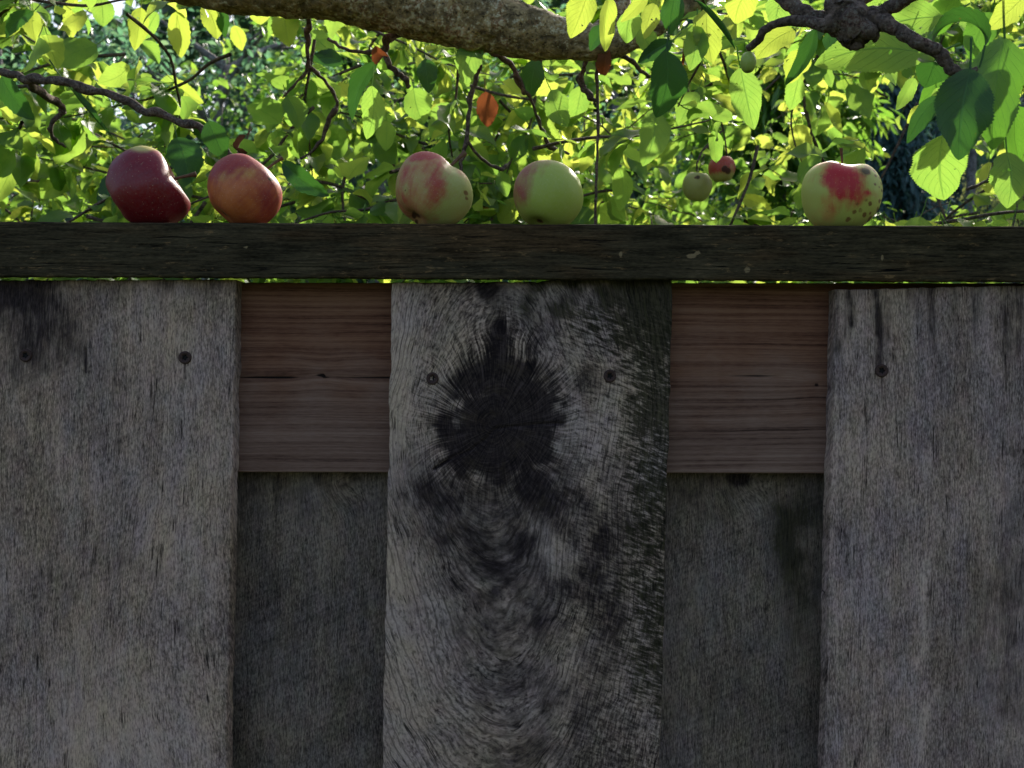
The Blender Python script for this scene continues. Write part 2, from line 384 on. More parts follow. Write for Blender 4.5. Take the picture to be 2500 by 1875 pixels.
KX, KY = 1212.0, 1040.0
def f_mid(px, py, X, Z, S, T):
    dx, dy = (px-KX)/2500., (py-KY)/2500.
    dxn = dx + .012*vnoise(px/230, py/300, seed=21, oct=2); dyn = dy + .01*vnoise(px/200, py/200, seed=22, oct=2)
    asp = 1.35+1.4*sst(0, .3, np.abs(dy))
    phi = np.sqrt(dxn**2+(dyn/asp)**2) + .0018*vnoise(px/50, py/50, seed=23, oct=2)
    g = np.stack([phi*.85, Z, X], -1)
    r = np.hypot(px-KX, py-KY)+1e-3
    th = np.arctan2(py-KY, px-KX)
    thw = th + .10*vnoise(px/90, py/90, seed=24, oct=2) + np.where(py < KY, .25*(px-KX)/400, .0)
    radial = np.stack([np.cos(thw)*34, np.sin(thw)*34, r/2500*34+3], -1)
    # on the right the fibres lie in short slanting dashes, in columns
    wr = sst(1300, 1450, px+40*vnoise(px/60, py/60, seed=29))
    rad2 = np.stack([(py-.40*px)/2500*330, (px+.2*py)/2500*80, 0*px], -1)
    m = zeros4(X)
    n = vnoise(px/40, py/40, seed=25); n2 = vnoise(px/100, py/100, seed=26)
    # black heart with a flame above it
    ang = th
    R = 178 + 10*np.sin(3*ang+.5) + 34*vnoise(np.cos(ang)*2.6, np.sin(ang)*2.6, seed=27) + 26*vnoise(px/34, py/34, seed=28)
    k = 1-sst(.68, 1.24, r/R*np.where(py > KY, 1.18, 1.0))
    m[..., 0] = 1.3*k
    m[..., 0] = np.maximum(m[..., 0], 1.4*ell(px+18*n, py+18*n2, 1218, 958, 136, 84, 6, .5))
    m[..., 0] = np.maximum(m[..., 0], 1.15*ell(px, py, 1218, 850, 27, 78, -3, .8))
    m[..., 0] = np.maximum(m[..., 0], .65*ell(px, py, 1188, 705, 20, 28, 0, .8))
    m[..., 0] = np.maximum(m[..., 0], .75*ell(px, py, 1085, 1205, 110, 60, 14, .9))
    m[..., 0] = np.maximum(m[..., 0], .85*ell(px, py, 1320, 1200, 130, 75, 28, .9))
    m[..., 0] = np.maximum(m[..., 0], .80*ell(px, py, 1400, 1300, 80, 60, 60, .7))
    m[..., 0] = np.maximum(m[..., 0], .72*ell(px, py, 1345, 1470, 40, 120, 30, .7))
    m[..., 0] = np.maximum(m[..., 0], .62*ell(px, py, 1470, 1520, 70, 190, 8, .8))
    m[..., 0] = np.maximum(m[..., 0], .55*ell(px, py, 1430, 1740, 40, 170, 18, .8))
    m[..., 0] = np.maximum(m[..., 0], .62*ell(px, py, 1210, 1190, 220, 140, 0, .9))
    m[..., 0] = np.maximum(m[..., 0], .65*ell(px, py, 1290, 860, 14, 60, 40, .6))
    m[..., 0] = np.maximum(m[..., 0], .55*ell(px, py, 1430, 935, 38, 30, -30, .8))
    m[..., 0] += .45*(1-sst(690, 790, py))*(.55+n)
    m[..., 0] -= .55*ell(px, py, 1150, 985, 80, 42, -20, .9)*(.7+n) + .9*np.maximum(n, 0)*ell(px, py, 1215, 1040, 180, 160, 0, .8) + .35*ell(px, py, 1190, 962, 11, 9, 0, .6) + .3*ell(px, py, 1112, 1027, 9, 6, 0, .5)
    m[..., 0] = np.maximum(m[..., 0], .76*ell(px, py, 1390, 1480, 140, 380, 12, .9)*(.8+.5*n2))
    m[..., 0] = np.maximum(m[..., 0], .56*ell(px, py, 1225, 1330, 220, 230, 0, .9)*(.8+.5*n2))
    m[..., 0] += .14*sst(1050, 1200, px) + .22*n2 - .45*ell(px, py, 1380, 1365, 50, 85, 25, .8)
    crk = line(px, py, [(1060, 1145), (1105, 1118), (1150, 1098), (1188, 1070), (1210, 1046), (1262, 1040), (1330, 1034), (1372, 1033)], 3.2)
    m[..., 0] += 1.3*crk
    m[..., 1] = 1.05*sst(1440, 1610, px+25*n)*(.85+.35*n2) + .95*(1-sst(740, 930, py))*sst(1180, 1320, px)*(.75+.6*n)
    m[..., 1] -= .7*sst(1600, 1900, py)*sst(1500, 1560, px)
    m[..., 2] = .75*ell(px, py, 1050, 830, 110, 150, 0, .9) + .9*ell(px, py, 965, 1250, 60, 640, 0, .9) + .45*ell(px, py, 1440, 1010, 130, 150, 20, .8)
    m[..., 2] += .7*ell(px, py, 1370, 1350, 60, 90, 20, .6) + .5*ell(px, py, 1100, 1750, 200, 220, 0, .9) + .6*ell(px, py, 1380, 1650, 50, 110, 20, .7)
    near = np.exp(-((r-185)/62)**2)
    up = .45+.55*sst(.25, -.6, np.sin(th))
    m[..., 3] = np.clip(near*up*.5  + .5*ell(px, py, 1212, 820, 90, 90, 0, .6) + .6*ell(px, py, 1212, 1020, 170, 160, 0, .5), 0, 1)
    dep = .0022*crk - .0012*np.exp(-(r/150)**2)
    return (g, rad2, np.clip(wr*sst(700, 800, py)*(1-sst(1450, 1900, py)*.5), 0, 1)), m, radial, dep

def f_right(px, py, X, Z, S, T):
    g = straight(X, Z, 31, .006)
    m = zeros4(X)
    n = vnoise(px/14, py/160, seed=33); n2 = vnoise(px/60, py/60, seed=34)
    m[..., 0] = .45*(1-sst(705, 900, py+70*n2-150*np.maximum(n, 0)))*(.35+1.0*np.maximum(n+.25, 0))
    m[..., 0] += .62*line(px, py, [(2140, 715), (2148, 800), (2150, 895)], 12) + .45*line(px, py, [(2075, 715), (2080, 790)], 12) + .9*line(px, py, [(2154, 915), (2154, 1010)], 2.2)
    m[..., 0] += .35*line(px, py, [(2275, 700), (2285, 860)], 10) + .35*sst(2380, 2480, px)*(.5+.6*n2) + .35*ell(px, py, 2450, 1560, 120, 260, 10, .8)
    m[..., 2] = .9*line(px, py, [(2265, 1110), (2255, 1180)], 12) + .9*line(px, py, [(2262, 1370), (2255, 1430), (2258, 1580), (2240, 1625)], 9)
    m[..., 2] += .8*line(px, py, [(2290, 1690), (2262, 1730), (2245, 1860)], 12) + .35*ell(px, py, 2130, 1050, 120, 300, 0, .9) + .35*ell(px, py, 2180, 1600, 130, 260, 0, .9)
    return g, m, np.zeros(X.shape+(3,)), 0*X

def f_rear(seed, greencx=None):
    def f(px, py, X, Z, S, T):
        g = straight(X, Z, seed, .004)
        m = zeros4(X)
        n = vnoise(px/60, py/60, seed=seed+3)
        m[..., 0] = .30*(1-sst(1150, 1350, py)) + .28*n + .1  # first term paints the shade just below the cross rail
        if greencx: m[..., 1] = .95*ell(px, py, greencx, 1260, 75, 260, 0, .6)*(.7+.5*n) + .25*ell(px, py, greencx, 1700, 90, 260, 0, .8)
        kx = 820 if greencx is None else 1810
        if greencx: m[..., 0] += .8*ell(px, py, 1805, 1168, 24, 18, 0, .6)
        else: m[..., 0] += .30*np.exp(-((np.hypot((px-kx)/42, (py-1168)/19)-1)/.3)**2)*(.6+.8*n)
        g[..., 0] += .02*np.exp(-(((px-kx)/60)**2)-(((py-1172)/60)**2))
        return g, m, np.zeros(X.shape+(3,)), 0*X
    return f

def f_plain(seed):
    def f(px, py, X, Z, S, T):
        m = zeros4(X); m[..., 0] = .25*vnoise(X*10, Z*10, seed=seed)+.1
        return straight(X, Z, seed, .008), m, np.zeros(X.shape+(3,)), 0*X
    return f

def f_string(px, py, X, Z, S, T):
    warp = .0035*vnoise(X*3, Z*8, seed=51, oct=2) + .0009*vnoise(X*14, Z*60, seed=52, oct=2)
    for kx, ky, a in ((790, 905, .006), (1992, 940, .005)):
        u = (px-kx)/60.; v = (py-ky)/40.
        warp = warp + a*np.sign(v)*-np.exp(-u*u-np.abs(v))*(1-np.exp(-np.abs(v)*3))
    g = np.stack([Z+warp, X, 0*X], -1)
    m = zeros4(X)
    yl = 924-(px-600)*.012
    m[..., 0] = 1.1*line(px, py, [(575, 923), (700, 921), (790, 917)], 2.0) + .9*line(px, py, [(790, 923), (960, 922)], 1.5)
    m[..., 0] += 1.0*line(px, py, [(1640, 914), (1700, 915), (1850, 917), (2030, 914)], 2.0)
    m[..., 0] += .8*ell(px, py, 1994, 940, 6, 6, 0, .5) + .35*ell(px, py, 790, 918, 14, 9, 0, .6)
    m[..., 2] = sst(720, 1150, py)*1.15
    return g, m, np.zeros(X.shape+(3,)), .0008*np.clip(m[..., 0], 0, 1)

def XZ(px, py, Y):
    p = P(px, py, Y); return (p[0], p[2])

# ------------------------------------------------------------------ the fence
YR, YB, YS, YK = 0.900, 0.915, 0.9355, 0.966      # rail front, board front, brown rail front, rear board front
fence = empty("wooden_fence", (0, .93, 0))
tag(fence, "weathered grey wooden fence with dark top rail and a board with a black knot", "fence")
mw_left = mat_grey_wood("weathered_grey_board_coarse", seed=1.3, lo=(.130, .096, .077), hi=(.42, .315, .25))
mw_mid = mat_grey_wood("weathered_knotty_board", seed=4.1, lo=(.10, .075, .062), hi=(.45, .345, .275), crk=.9, saw=.2, rings=280, stk=.30, fbw=.32, tone=.84)
mw_right = mat_grey_wood("weathered_grey_board_fine", seed=7.7, lo=(.135, .10, .085), hi=(.405, .308, .262), saw=.5)
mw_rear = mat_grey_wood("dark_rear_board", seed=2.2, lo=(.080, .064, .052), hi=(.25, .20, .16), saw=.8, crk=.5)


BOT = 2100   # boards are dense down to here (just below the frame) and run on, plain, to the ground
def long_board(tl, tr, br, bl, Y0, Y1, fn, mat, label, seed, topfn=None, step=.0016):
    """tl.. are photograph points on the plane of the board's front; the board runs down to the ground"""
    TL, TR, BR, BL = [XZ(*p, Y0) for p in (tl, tr, br, bl)]
    o = slab("board", TL, TR, BR, BL, Y0, Y1, fn, mat, fence, step=step, seed=seed, topfn=topfn)
    if label: o["label"] = label
    # the run down to the ground, same mesh
    sl_ = (TL[0]-BL[0])/(TL[1]-BL[1]); sr_ = (TR[0]-BR[0])/(TR[1]-BR[1])
    z0 = BL[1]; zb = 0.04
    xs = np.array([[BL[0]-(z0-zb)*sl_, BR[0]-(z0-zb)*sr_]])
    me = o.data
    import bmesh
    bm = bmesh.new(); bm.from_mesh(me)
    ox, oy, oz = world_loc(o)
    def vv(x, y, z): return bm.verts.new((x-ox, y-oy, z-oz))
    gl = bm.verts.layers.float_vector["grain"]
    yb = Y0+.0008
    A = [vv(BL[0]+.0008, yb, z0+.004), vv(BR[0]-.0008, yb, z0+.004), vv(xs[0, 1], yb, zb), vv(xs[0, 0], yb, zb)]
    B = [vv(BL[0]+.0008, Y1, z0+.004), vv(BR[0]-.0008, Y1, z0+.004), vv(xs[0, 1], Y1, zb), vv(xs[0, 0], Y1, zb)]
    for q in ((A[3], A[2], A[1], A[0]), (B[0], B[1], B[2], B[3]), (A[0], B[0], B[3], A[3]), (A[1], A[2], B[2], B[1]), (A[2], A[3], B[3], B[2])):
        bm.faces.new(q)
    for v in A+B:
        v[gl] = Vector((v.co.x+ox, v.co.z+oz, v.co.x+ox))
    # back of the upper part
    C = [vv(TL[0]+.002, Y1-.0002, TL[1]-.003), vv(TR[0]-.002, Y1-.0002, TR[1]-.003), vv(BR[0]-.0008, Y1-.0002, z0+.004), vv(BL[0]+.0008, Y1-.0002, z0+.004)]
    bm.faces.new(C)
    for v in C: v[gl] = Vector((v.co.x+ox, v.co.z+oz, v.co.x+ox))
    bm.to_mesh(me); bm.free()
    return o

def top_mid(S):   # the board's top rises into the rail at the right
    return .0035*sst(.48, .66, S)
board_left = long_board((-105, 684), (577, 682.5), (552-5, BOT), (-130, BOT), YB, YB+.020, f_left, mw_left,
                        "grey front board at the left with a dark diagonal stain at its top", 1)
board_mid = long_board((957, 690), (1643, 688), (1605, BOT), (929, BOT), YB, YB+.021, f_mid, mw_mid,
                       "wide front board with a large black knot and mossy right edge", 2, top_mid, step=.0013)
board_right = long_board((2041, 708), (2722, 690), (2700, BOT), (2008, BOT), YB, YB+.020, f_right, mw_right,
                         "grey front board at the right with dark drips at its top", 3)
rear1 = long_board((470, 700), (1075, 700), (1060, BOT), (455, BOT), YK, YK+.02, f_rear(41), mw_rear,
                   "dark rear board left of the knotty board", 4, step=.002)
rear2 = long_board((1560, 700), (2140, 700), (2118, BOT), (1540, BOT), YK, YK+.02, f_rear(43, 1950), mw_rear,
                   "dark rear board with a green algae patch", 5, step=.002)
# boards beyond the frame, so the fence goes on to both sides
for i, (x0, y) in enumerate(((-1250, YB), (-780, YK), (-2400, YB), (-1900, YK), (2640, YK), (3120, YB), (3700, YK), (4200, YB))):
    long_board((x0, 690), (x0+ (680 if y == YB else 600), 690), (x0+650-(0 if y == YB else 80), BOT), (x0-25, BOT), y, y+.02, f_plain(60+i), mw_left if y == YB else mw_rear, None, 70+i, step=.012)

stringer = slab("cross_rail", XZ(-2500, 686.5, YS), XZ(5000, 694, YS), XZ(5000, 1163, YS), XZ(-2500, 1146, YS), YS, YS+.030, f_string, mat_brown(), fence, step=.0022, seed=8, edge=.0004, rnd=.0012)
stringer["label"] = "reddish brown horizontal board behind the grey boards"

# top rail: own section, its underside slopes up to the back
def rail_top(x): return P(0, 545.5, YR)[2] - .0045*x*1.0
def make_rail():
    xs = np.arange(-1.9, 1.9, .0024); xs = np.concatenate([xs, [1.9]])
    zt = rail_top(xs); zb = P(0, 681.5, YR)[2] - .0052*xs
    # section ring, front face dense
    hh = np.linspace(0, 1, 30)
    sec = []
    d = .058
    def add(y, z_, kind): sec.append((y, z_, kind))
    r = .0018
    ring = []
    for k in np.linspace(0, 1, 28): ring.append((0.0, k))                    # front, bottom (0) to top (1)
    front = ring
    V = []; Gn = []; nsec = 0
    H = zt-zb
    prof = [(YR+.0015, .0), (YR+.0003, .018)] + [(YR, k) for k in np.linspace(.04, .955, 26)] + [(YR+.0004, .975), (YR+.0016, .993), (YR+.004, 1.0),
            (YR+d*.33, 1.0), (YR+d*.66, 1.0), (YR+d-.003, 1.0), (YR+d, .97), (YR+d, .55), (YR+d, .16), (YR+d*.6, .08), (YR+d*.2, .012)]
    for (y, k) in prof:
        z = zb+H*k
        jag = .0011*vnoise(xs*140, 0*xs, seed=81, oct=4)*np.exp(-k/.03) + .0006*vnoise(xs*60, 0*xs, seed=82, oct=3)*np.exp(-(1-k)/.04)
        jag = jag - .0022*np.maximum(vnoise(xs*260, 0*xs, seed=83, oct=2)-.30, 0)*np.exp(-k/.02)
        yy = y + .00035*vnoise(xs*20, 0*xs+z*500, seed=84, oct=3)
        V.append(np.stack([xs, yy, z+jag], -1)); nsec += 1
    V = np.array(V); m, n = V.shape[:2]
    wv = .0015*vnoise(V[..., 0]*5, V[..., 2]*25, seed=85, oct=2)
    Gn = np.stack([V[..., 2]+V[..., 1]*.9+wv, V[..., 0], V[..., 1]], -1)
    idx = np.arange(m*n).reshape(m, n)
    nxt = np.roll(idx, -1, axis=0)
    q = np.stack([idx[:, :-1], idx[:, 1:], nxt[:, 1:], nxt[:, :-1]], -1).reshape(-1, 4)
    mask = np.zeros((m, n, 4))
    px = V[..., 0]/YR*F+1250; py = 937.5-(V[..., 2]-CAMZ)/YR*F
    for cx, cy, a, b in ((1515, 621, 5, 8), (1688, 625, 13, 6), (1824, 659, 8, 7), (2155, 629, 4, 8), (600, 604, 5, 4), (1703, 617, 9, 4)):
        mask[..., 2] = np.maximum(mask[..., 2], ell(px, py, cx, cy, a, b, 0, .6))
    return mesh_obj("top_rail", V.reshape(-1, 3), q, mat_rail(), fence, True, None,
                    {"grain": Gn.reshape(-1, 3), "mask": mask.reshape(-1, 4)}, origin=(0, YR, CAMZ+.1))
rail = make_rail(); rail["label"] = "dark algae stained horizontal top rail"

# screws: a rusty dished head with a star socket, sunk in the boards
def mat_simple(name, col, rough=.6, var=.3, scale=60, metal=0.0, bumpd=0.0):
    g = G(name); tc = g.n("TexCoord").outputs["Object"]
    n = g.noise(tc, scale, 4, .6)
    c = g.ramp(n, [(.3, tuple(v*(1-var) for v in col)), (.7, tuple(min(1, v*(1+var)) for v in col))])
    b = g.surf(c, rough, g.bump(n, bumpd, .8) if bumpd else None)
    b.inputs["Metallic"].default_value = metal
    return g.done()
m_rust = mat_simple("rusty_screw_steel", (.050, .026, .022), .65, .5, 700, .35, .0004)
m_hole = mat_simple("socket_shade", (.006, .004, .004), .9, .2, 300)  # near-black colour stands in for the shade of a deeper socket
def screw(px, py, board, R=.0060):
    c = P(px, py, YB); c[1] = YB
    V = []; Q = []
    segs = 30; prof = [(1.04, .0012), (1.0, -.0010), (.93, -.0016), (.72, -.0014), (.50, -.0010)]
    for j, (rr, yy) in enumerate(prof):
        for i in range(segs):
            a = 2*math.pi*i/segs
            r2 = rr*R
            if j == len(prof)-1: r2 = R*(.40+.09*math.cos(5*a+.4))
            V.append((c[0]+r2*math.cos(a), c[1]+yy, c[2]+r2*math.sin(a)))
    for j in range(len(prof)-1):
        for i in range(segs):
            k = (i+1) % segs
            Q.append((j*segs+i, (j+1)*segs+i, (j+1)*segs+k, j*segs+k))
    o = mesh_obj("screw", V, [tuple(q) for q in Q], m_rust, board, True, origin=(c[0], YB, c[2]))
    # socket floor, inside the same mesh
    me = o.data
    import bmesh
    bm = bmesh.new(); bm.from_mesh(me); bm.verts.ensure_lookup_table()
    last = [bm.verts[(len(prof)-1)*segs+i] for i in range(segs)]
    deep = [bm.verts.new((v.co.x*.9, v.co.y+.0008, v.co.z*.9)) for v in last]
    for i in range(segs):
        k = (i+1) % segs
        f = bm.faces.new((last[i], deep[i], deep[k], last[k])); f.material_index = 1
    f = bm.faces.new(deep); f.material_index = 1
    bmesh.ops.recalc_face_normals(bm, faces=bm.faces)
    bm.to_mesh(me); bm.free(); me.materials.append(m_hole)
    return o
screw(63, 868, board_left, .0062); screw(452, 873, board_left, .0062)
screw(1056, 924, board_mid, .0060); screw(1489, 918, board_mid, .0062)
screw(2152, 905, board_right, .0064)

# ------------------------------------------------------------------ tubes (limbs, twigs, stems)
def catmull(pts, n):
    pts = np.asarray(pts, float)
    p = np.vstack([2*pts[0]-pts[1], pts, 2*pts[-1]-pts[-2]])
    out = []
    for i in range(1, len(p)-2):
        t = np.linspace(0, 1, n, endpoint=False)[:, None]
        a, b, c, d = p[i-1], p[i], p[i+1], p[i+2]
        out.append(.5*((2*b)+(-a+c)*t+(2*a-5*b+4*c-d)*t*t+(-a+3*b-3*c+d)*t**3))
    out.append(p[-2][None]); return np.vstack(out)

class Tubes:
    def __init__(s): s.V = []; s.Q = []; s.n = 0
    def add(s, pts, rad, sides=8, sub=6, bumpy=.12, seed=0, freq=30, cap=True, fine=0.0):
        """pts (k,3), rad (k,)"""
        c = catmull(np.column_stack([pts, rad]), sub)
        path, r = c[:, :3], np.maximum(c[:, 3], 1e-4)
        T = np.gradient(path, axis=0); T /= np.linalg.norm(T, axis=1)[:, None]+1e-12
        up = np.array([0.13, .2, 1.0])
        A = np.cross(T, up); A /= np.linalg.norm(A, axis=1)[:, None]+1e-9
        B = np.cross(A, T)
        a = np.arange(sides)*2*np.pi/sides
        dirs = A[:, None]*np.cos(a)[None, :, None]+B[:, None]*np.sin(a)[None, :, None]
        R = r[:, None]*np.ones(sides)
        pos = path[:, None]+dirs*R[..., None]
        nn = vnoise(pos[..., 0]*freq, pos[..., 1]*freq, pos[..., 2]*freq, seed=seed, oct=3)
        if fine: nn = nn + fine/bumpy*(vnoise(pos[..., 0]*170, pos[..., 1]*170, pos[..., 2]*170, seed=seed+1, oct=3)+1.2*np.maximum(vnoise(pos[..., 0]*75, pos[..., 1]*75, pos[..., 2]*75, seed=seed+2, oct=2), 0))
        pos = path[:, None]+dirs*(R*(1+bumpy*nn))[..., None]
        m = len(path); idx = s.n+np.arange(m*sides).reshape(m, sides)
        nx = np.roll(idx, -1, axis=1)
        s.Q.append(np.stack([idx[:-1], nx[:-1], nx[1:], idx[1:]], -1).reshape(-1, 4))
        s.V.append(pos.reshape(-1, 3)); s.n += m*sides
        if cap:
            for e, ring in ((path[0], idx[0]), (path[-1], idx[-1])):
                s.V.append(e[None]); ce = s.n; s.n += 1
                rn = np.roll(ring, -1)
                s.Q.append(np.stack([ring, rn, np.full(sides, ce), np.full(sides, ce)], -1))
        return s
    def build(s, name, mat, parent, origin=None):
        V = np.vstack(s.V); Q = np.vstack(s.Q)
        tri = Q[:, 2] == Q[:, 3]
        faces = [tuple(q) for q in Q[~tri].tolist()] + [tuple(q[:3]) for q in Q[tri].tolist()]
        return mesh_obj(name, V, faces, mat, parent, True, origin=V.mean(0) if origin is None else origin)

def mat_bark(name, base=(.10, .085, .06), lichen=(.30, .31, .22), lich=.5, red=(.16, .075, .05), scale=1.0):
    g = G(name); p = g.n("NewGeometry").outputs["Position"]
    n1 = g.noise(g.vmul(p, (60*scale,)*3), 1, 5, .65, .6)
    n2 = g.noise(g.vmul(p, (190*scale,)*3), 1, 4, .65)
    n3 = g.noise(g.vmul(p, (28*scale,)*3, (3, 3, 3)), 1, 4, .6)
    vo = g.n("TexVoronoi", {"feature": 'DISTANCE_TO_EDGE'}, Vector=g.vmul(p, (70*scale, 70*scale, 110*scale)), Scale=1.0, Randomness=1.0).outputs[0]
    col = g.ramp(n1, [(.32, tuple(c*.3 for c in base)), (.5, base), (.7, tuple(c*2.0 for c in base))])
    col = g.mix(g.math('MULTIPLY', g.step(n3, .52, .66), .7), col, red)
    lm = g.math('ADD', g.math('MULTIPLY', n2, .7), g.math('MULTIPLY', n3, .45))
    col = g.mix(g.math('MULTIPLY', g.step(lm, .60, .68), lich), col, g.mix(n1, tuple(c*.55 for c in lichen), lichen))
    col = g.mix(g.step(n2, .46, .32), col, tuple(c*.25 for c in base))
    h = g.math('ADD', n1, g.math('MULTIPLY', n2, .5)); h = g.math('ADD', h, g.math('MULTIPLY', g.step(vo, 0, .12), .08))
    g.surf(col, .9, g.bump(h, .006/scale, .9), spec=.2)
    return g.done()

# ------------------------------------------------------------------ leaves
def mat_leaf(name, dark=(.032, .080, .022), light=(.080, .155, .036), tr1=(.20, .43, .055), tr2=(.72, .82, .11), mixf=.52, veins=1.0, rough=.44, spots=1.0, spec=.36, holes=0.0):
    g = G(name)
    rnd = g.n("NewGeometry").outputs["Random Per Island"]
    uv = g.n("UVMap").outputs[0]; sx = g.n("SeparateXYZ", None, Vector=uv)
    u, v = sx.outputs[0], sx.outputs[1]
    au = g.math('ABSOLUTE', g.math('SUBTRACT', u, .5))
    pos = g.n("TexCoord").outputs["Object"]
    n = g.noise(g.vmul(pos, (70, 70, 70)), 1, 3, .6)
    nf = g.noise(g.vmul(pos, (420, 420, 420)), 1, 3, .6)
    rib = g.step(au, .030, .010)
    ph = g.math('FRACT', g.math('SUBTRACT', g.math('MULTIPLY', v, 8.5), g.math('MULTIPLY', au, 6.0)))
    sv = g.step(g.math('ABSOLUTE', g.math('SUBTRACT', ph, .5)), .09, .02)
    vein = g.math('MAXIMUM', rib, g.math('MULTIPLY', sv, .45))
    vein = g.math('MULTIPLY', vein, veins)
    r2 = g.math('FRACT', g.math('MULTIPLY', rnd, 7.31)); r3 = g.math('FRACT', g.math('MULTIPLY', rnd, 23.7))
    c = g.mix(g.math('ADD', g.math('MULTIPLY', rnd, .7), g.math('MULTIPLY', n, .3)), dark, light)
    c = g.mix(g.math('MULTIPLY', vein, .45), c, tuple(min(1, x*2.2) for x in light))
    tmixf = g.math('ADD', g.math('MULTIPLY', g.math('POWER', r2, 2.6), .9), g.math('MULTIPLY', n, .25))
    t = g.mix(tmixf, tr1, tr2)
    t = g.mix(g.math('MULTIPLY', vein, .40), t, tuple(x*.55 for x in tr1))
    # insect nibbles and rust specks
    sp = g.math('MULTIPLY', g.step(nf, .70, .76), g.step(r3, .3, .8))
    sp = g.math('MULTIPLY', sp, spots)
    c = g.mix(sp, c, (.10, .05, .02)); t = g.mix(sp, t, (.16, .06, .01))
    b = g.t.nodes.new("ShaderNodeBsdfPrincipled")
    g.put(b.inputs["Base Color"], c); b.inputs["Roughness"].default_value = rough; b.inputs["Specular IOR Level"].default_value = spec
    nb = g.bump(g.math('ADD', g.math('MULTIPLY', vein, -.6), g.math('MULTIPLY', n, .8)), .0012, .5)
    g.put(b.inputs["Normal"], nb)
    tb = g.t.nodes.new("ShaderNodeBsdfTranslucent"); g.put(tb.inputs[0], t); g.put(tb.inputs["Normal"], nb)
    mx = g.t.nodes.new("ShaderNodeMixShader"); mx.inputs[0].default_value = mixf
    g.t.links.new(b.outputs[0], mx.inputs[1]); g.t.links.new(tb.outputs[0], mx.inputs[2])
    if holes:
        hn = g.noise(g.vmul(pos, (150, 150, 150), (4, 4, 4)), 1, 2, .6)
        hf = g.step(hn, .735-.02*holes, .745-.02*holes)
        tr = g.t.nodes.new("ShaderNodeBsdfTransparent"); m2 = g.t.nodes.new("ShaderNodeMixShader")
        g.put(m2.inputs[0], hf); g.t.links.new(mx.outputs[0], m2.inputs[1]); g.t.links.new(tr.outputs[0], m2.inputs[2])
        return g.done(m2.outputs[0])
    return g.done(mx.outputs[0])

def leaf_grid(nv, nu, serr=0.0, teeth=22, tip=1.0):
    v = np.linspace(0, 1, nv); u = np.linspace(-1, 1, nu)
    U, Vv = np.meshgrid(u, v)
    w = np.sin(np.pi*np.clip(Vv, 0, 1)**.86)**.72*(1-.18*Vv)
    w[-1] = .0; w[0] = .03
    if serr > 0:
        k = np.arange(nv) % 2
        w = w*(1+serr*(k[:, None]-.5)*(np.abs(U) > .99))
    idx = np.arange(nv*nu).reshape(nv, nu)
    q = np.stack([idx[:-1, :-1], idx[:-1, 1:], idx[1:, 1:], idx[1:, :-1]], -1).reshape(-1, 4)
    return U.ravel(), Vv.ravel(), w.ravel(), q

def leaves_mesh(base, d, nrm, L, Wd, fold, curl, nv=8, nu=5, serr=0.0, wave=.12, petiole=.35, seed=0, twist=None):
    """M leaves as one vertex/face set. d: along the leaf, nrm: its upper face; fold raises the halves, curl bends it along its length"""
    M = len(base); U, Vv, w, q = leaf_grid(nv, nu, serr)
    d = d/np.linalg.norm(d, axis=1)[:, None]
    nrm = nrm-(nrm*d).sum(1)[:, None]*d; nrm /= np.linalg.norm(nrm, axis=1)[:, None]+1e-9
    sd = np.cross(d, nrm)
    k = np.where(np.abs(curl) < .02, .02, curl)[:, None]
    v = Vv[None, :]
    a = L[:, None]*np.sin(k*v)/k; b = -L[:, None]*(1-np.cos(k*v))/k
    ca, sa = np.cos(k*v), -np.sin(k*v)
    r = np.random.default_rng(seed+100)
    irr = 1+.045*np.sin(r.uniform(9, 17, (M, 1))*v+r.uniform(0, 6.28, (M, 1))+2.1*np.sign(U)[None])+.03*np.sin(r.uniform(20, 34, (M, 1))*v+r.uniform(0, 6, (M, 1))*(1+U[None]))
    half = (Wd/2)[:, None]*w[None]*irr
    ph = r.uniform(0, 6.28, (M, 1)); asy = 1+.12*r.uniform(-1, 1, (M, 1))*np.sign(U)[None]
    sidec = half*U[None]*np.cos(fold)[:, None]*asy
    up = half*np.abs(U)[None]*np.sin(fold)[:, None] + wave*half*np.sin(9*v+ph+1.5*np.sign(U)[None])*np.abs(U)[None]**2
    bend = r.uniform(-.10, .10, (M, 1))*L[:, None]*np.sin(np.pi*v)
    pos = base[:, None] + d[:, None]*(a+up*(-sa)*1.0)[..., None] + nrm[:, None]*(b+up*ca)[..., None] + sd[:, None]*(sidec+bend)[..., None]
    n = len(U)
    Q = (q[None]+(np.arange(M)*n)[:, None, None]).reshape(-1, 4)
    uv = np.stack([(U*.5+.5), Vv], -1)[None].repeat(M, 0).reshape(-1, 2)
    V = pos.reshape(-1, 3)
    if petiole > 0:
        # a thin three sided stalk, bent up to the twig
        pts = []
        for j, (f, dz) in enumerate(((0.02, 0), (-.5, .05), (-1, .22))):
            c = base + d*(L*petiole*f)[:, None] + np.array([0, 0, 1.0])[None]*(L*petiole*dz)[:, None]
            rr = (L*.010+.0002)[:, None]
            for t in range(3):
                a_ = t*2.094
                pts.append(c + (sd*math.cos(a_)+nrm*math.sin(a_))*rr)
        pp = np.stack(pts, 1)                   # M, 9, 3
        q3 = []
        for j in (0, 1):
            for t in range(3):
                q3.append((j*3+t, j*3+(t+1) % 3, (j+1)*3+(t+1) % 3, (j+1)*3+t))
        q3 = np.array(q3)
        Q3 = (q3[None]+(np.arange(M)*9)[:, None, None]+len(V)).reshape(-1, 4)
        V = np.vstack([V, pp.reshape(-1, 3)]); Q = np.vstack([Q, Q3])
        uv = np.vstack([uv, np.full((M*9, 2), .5)])
    return V, Q, uv

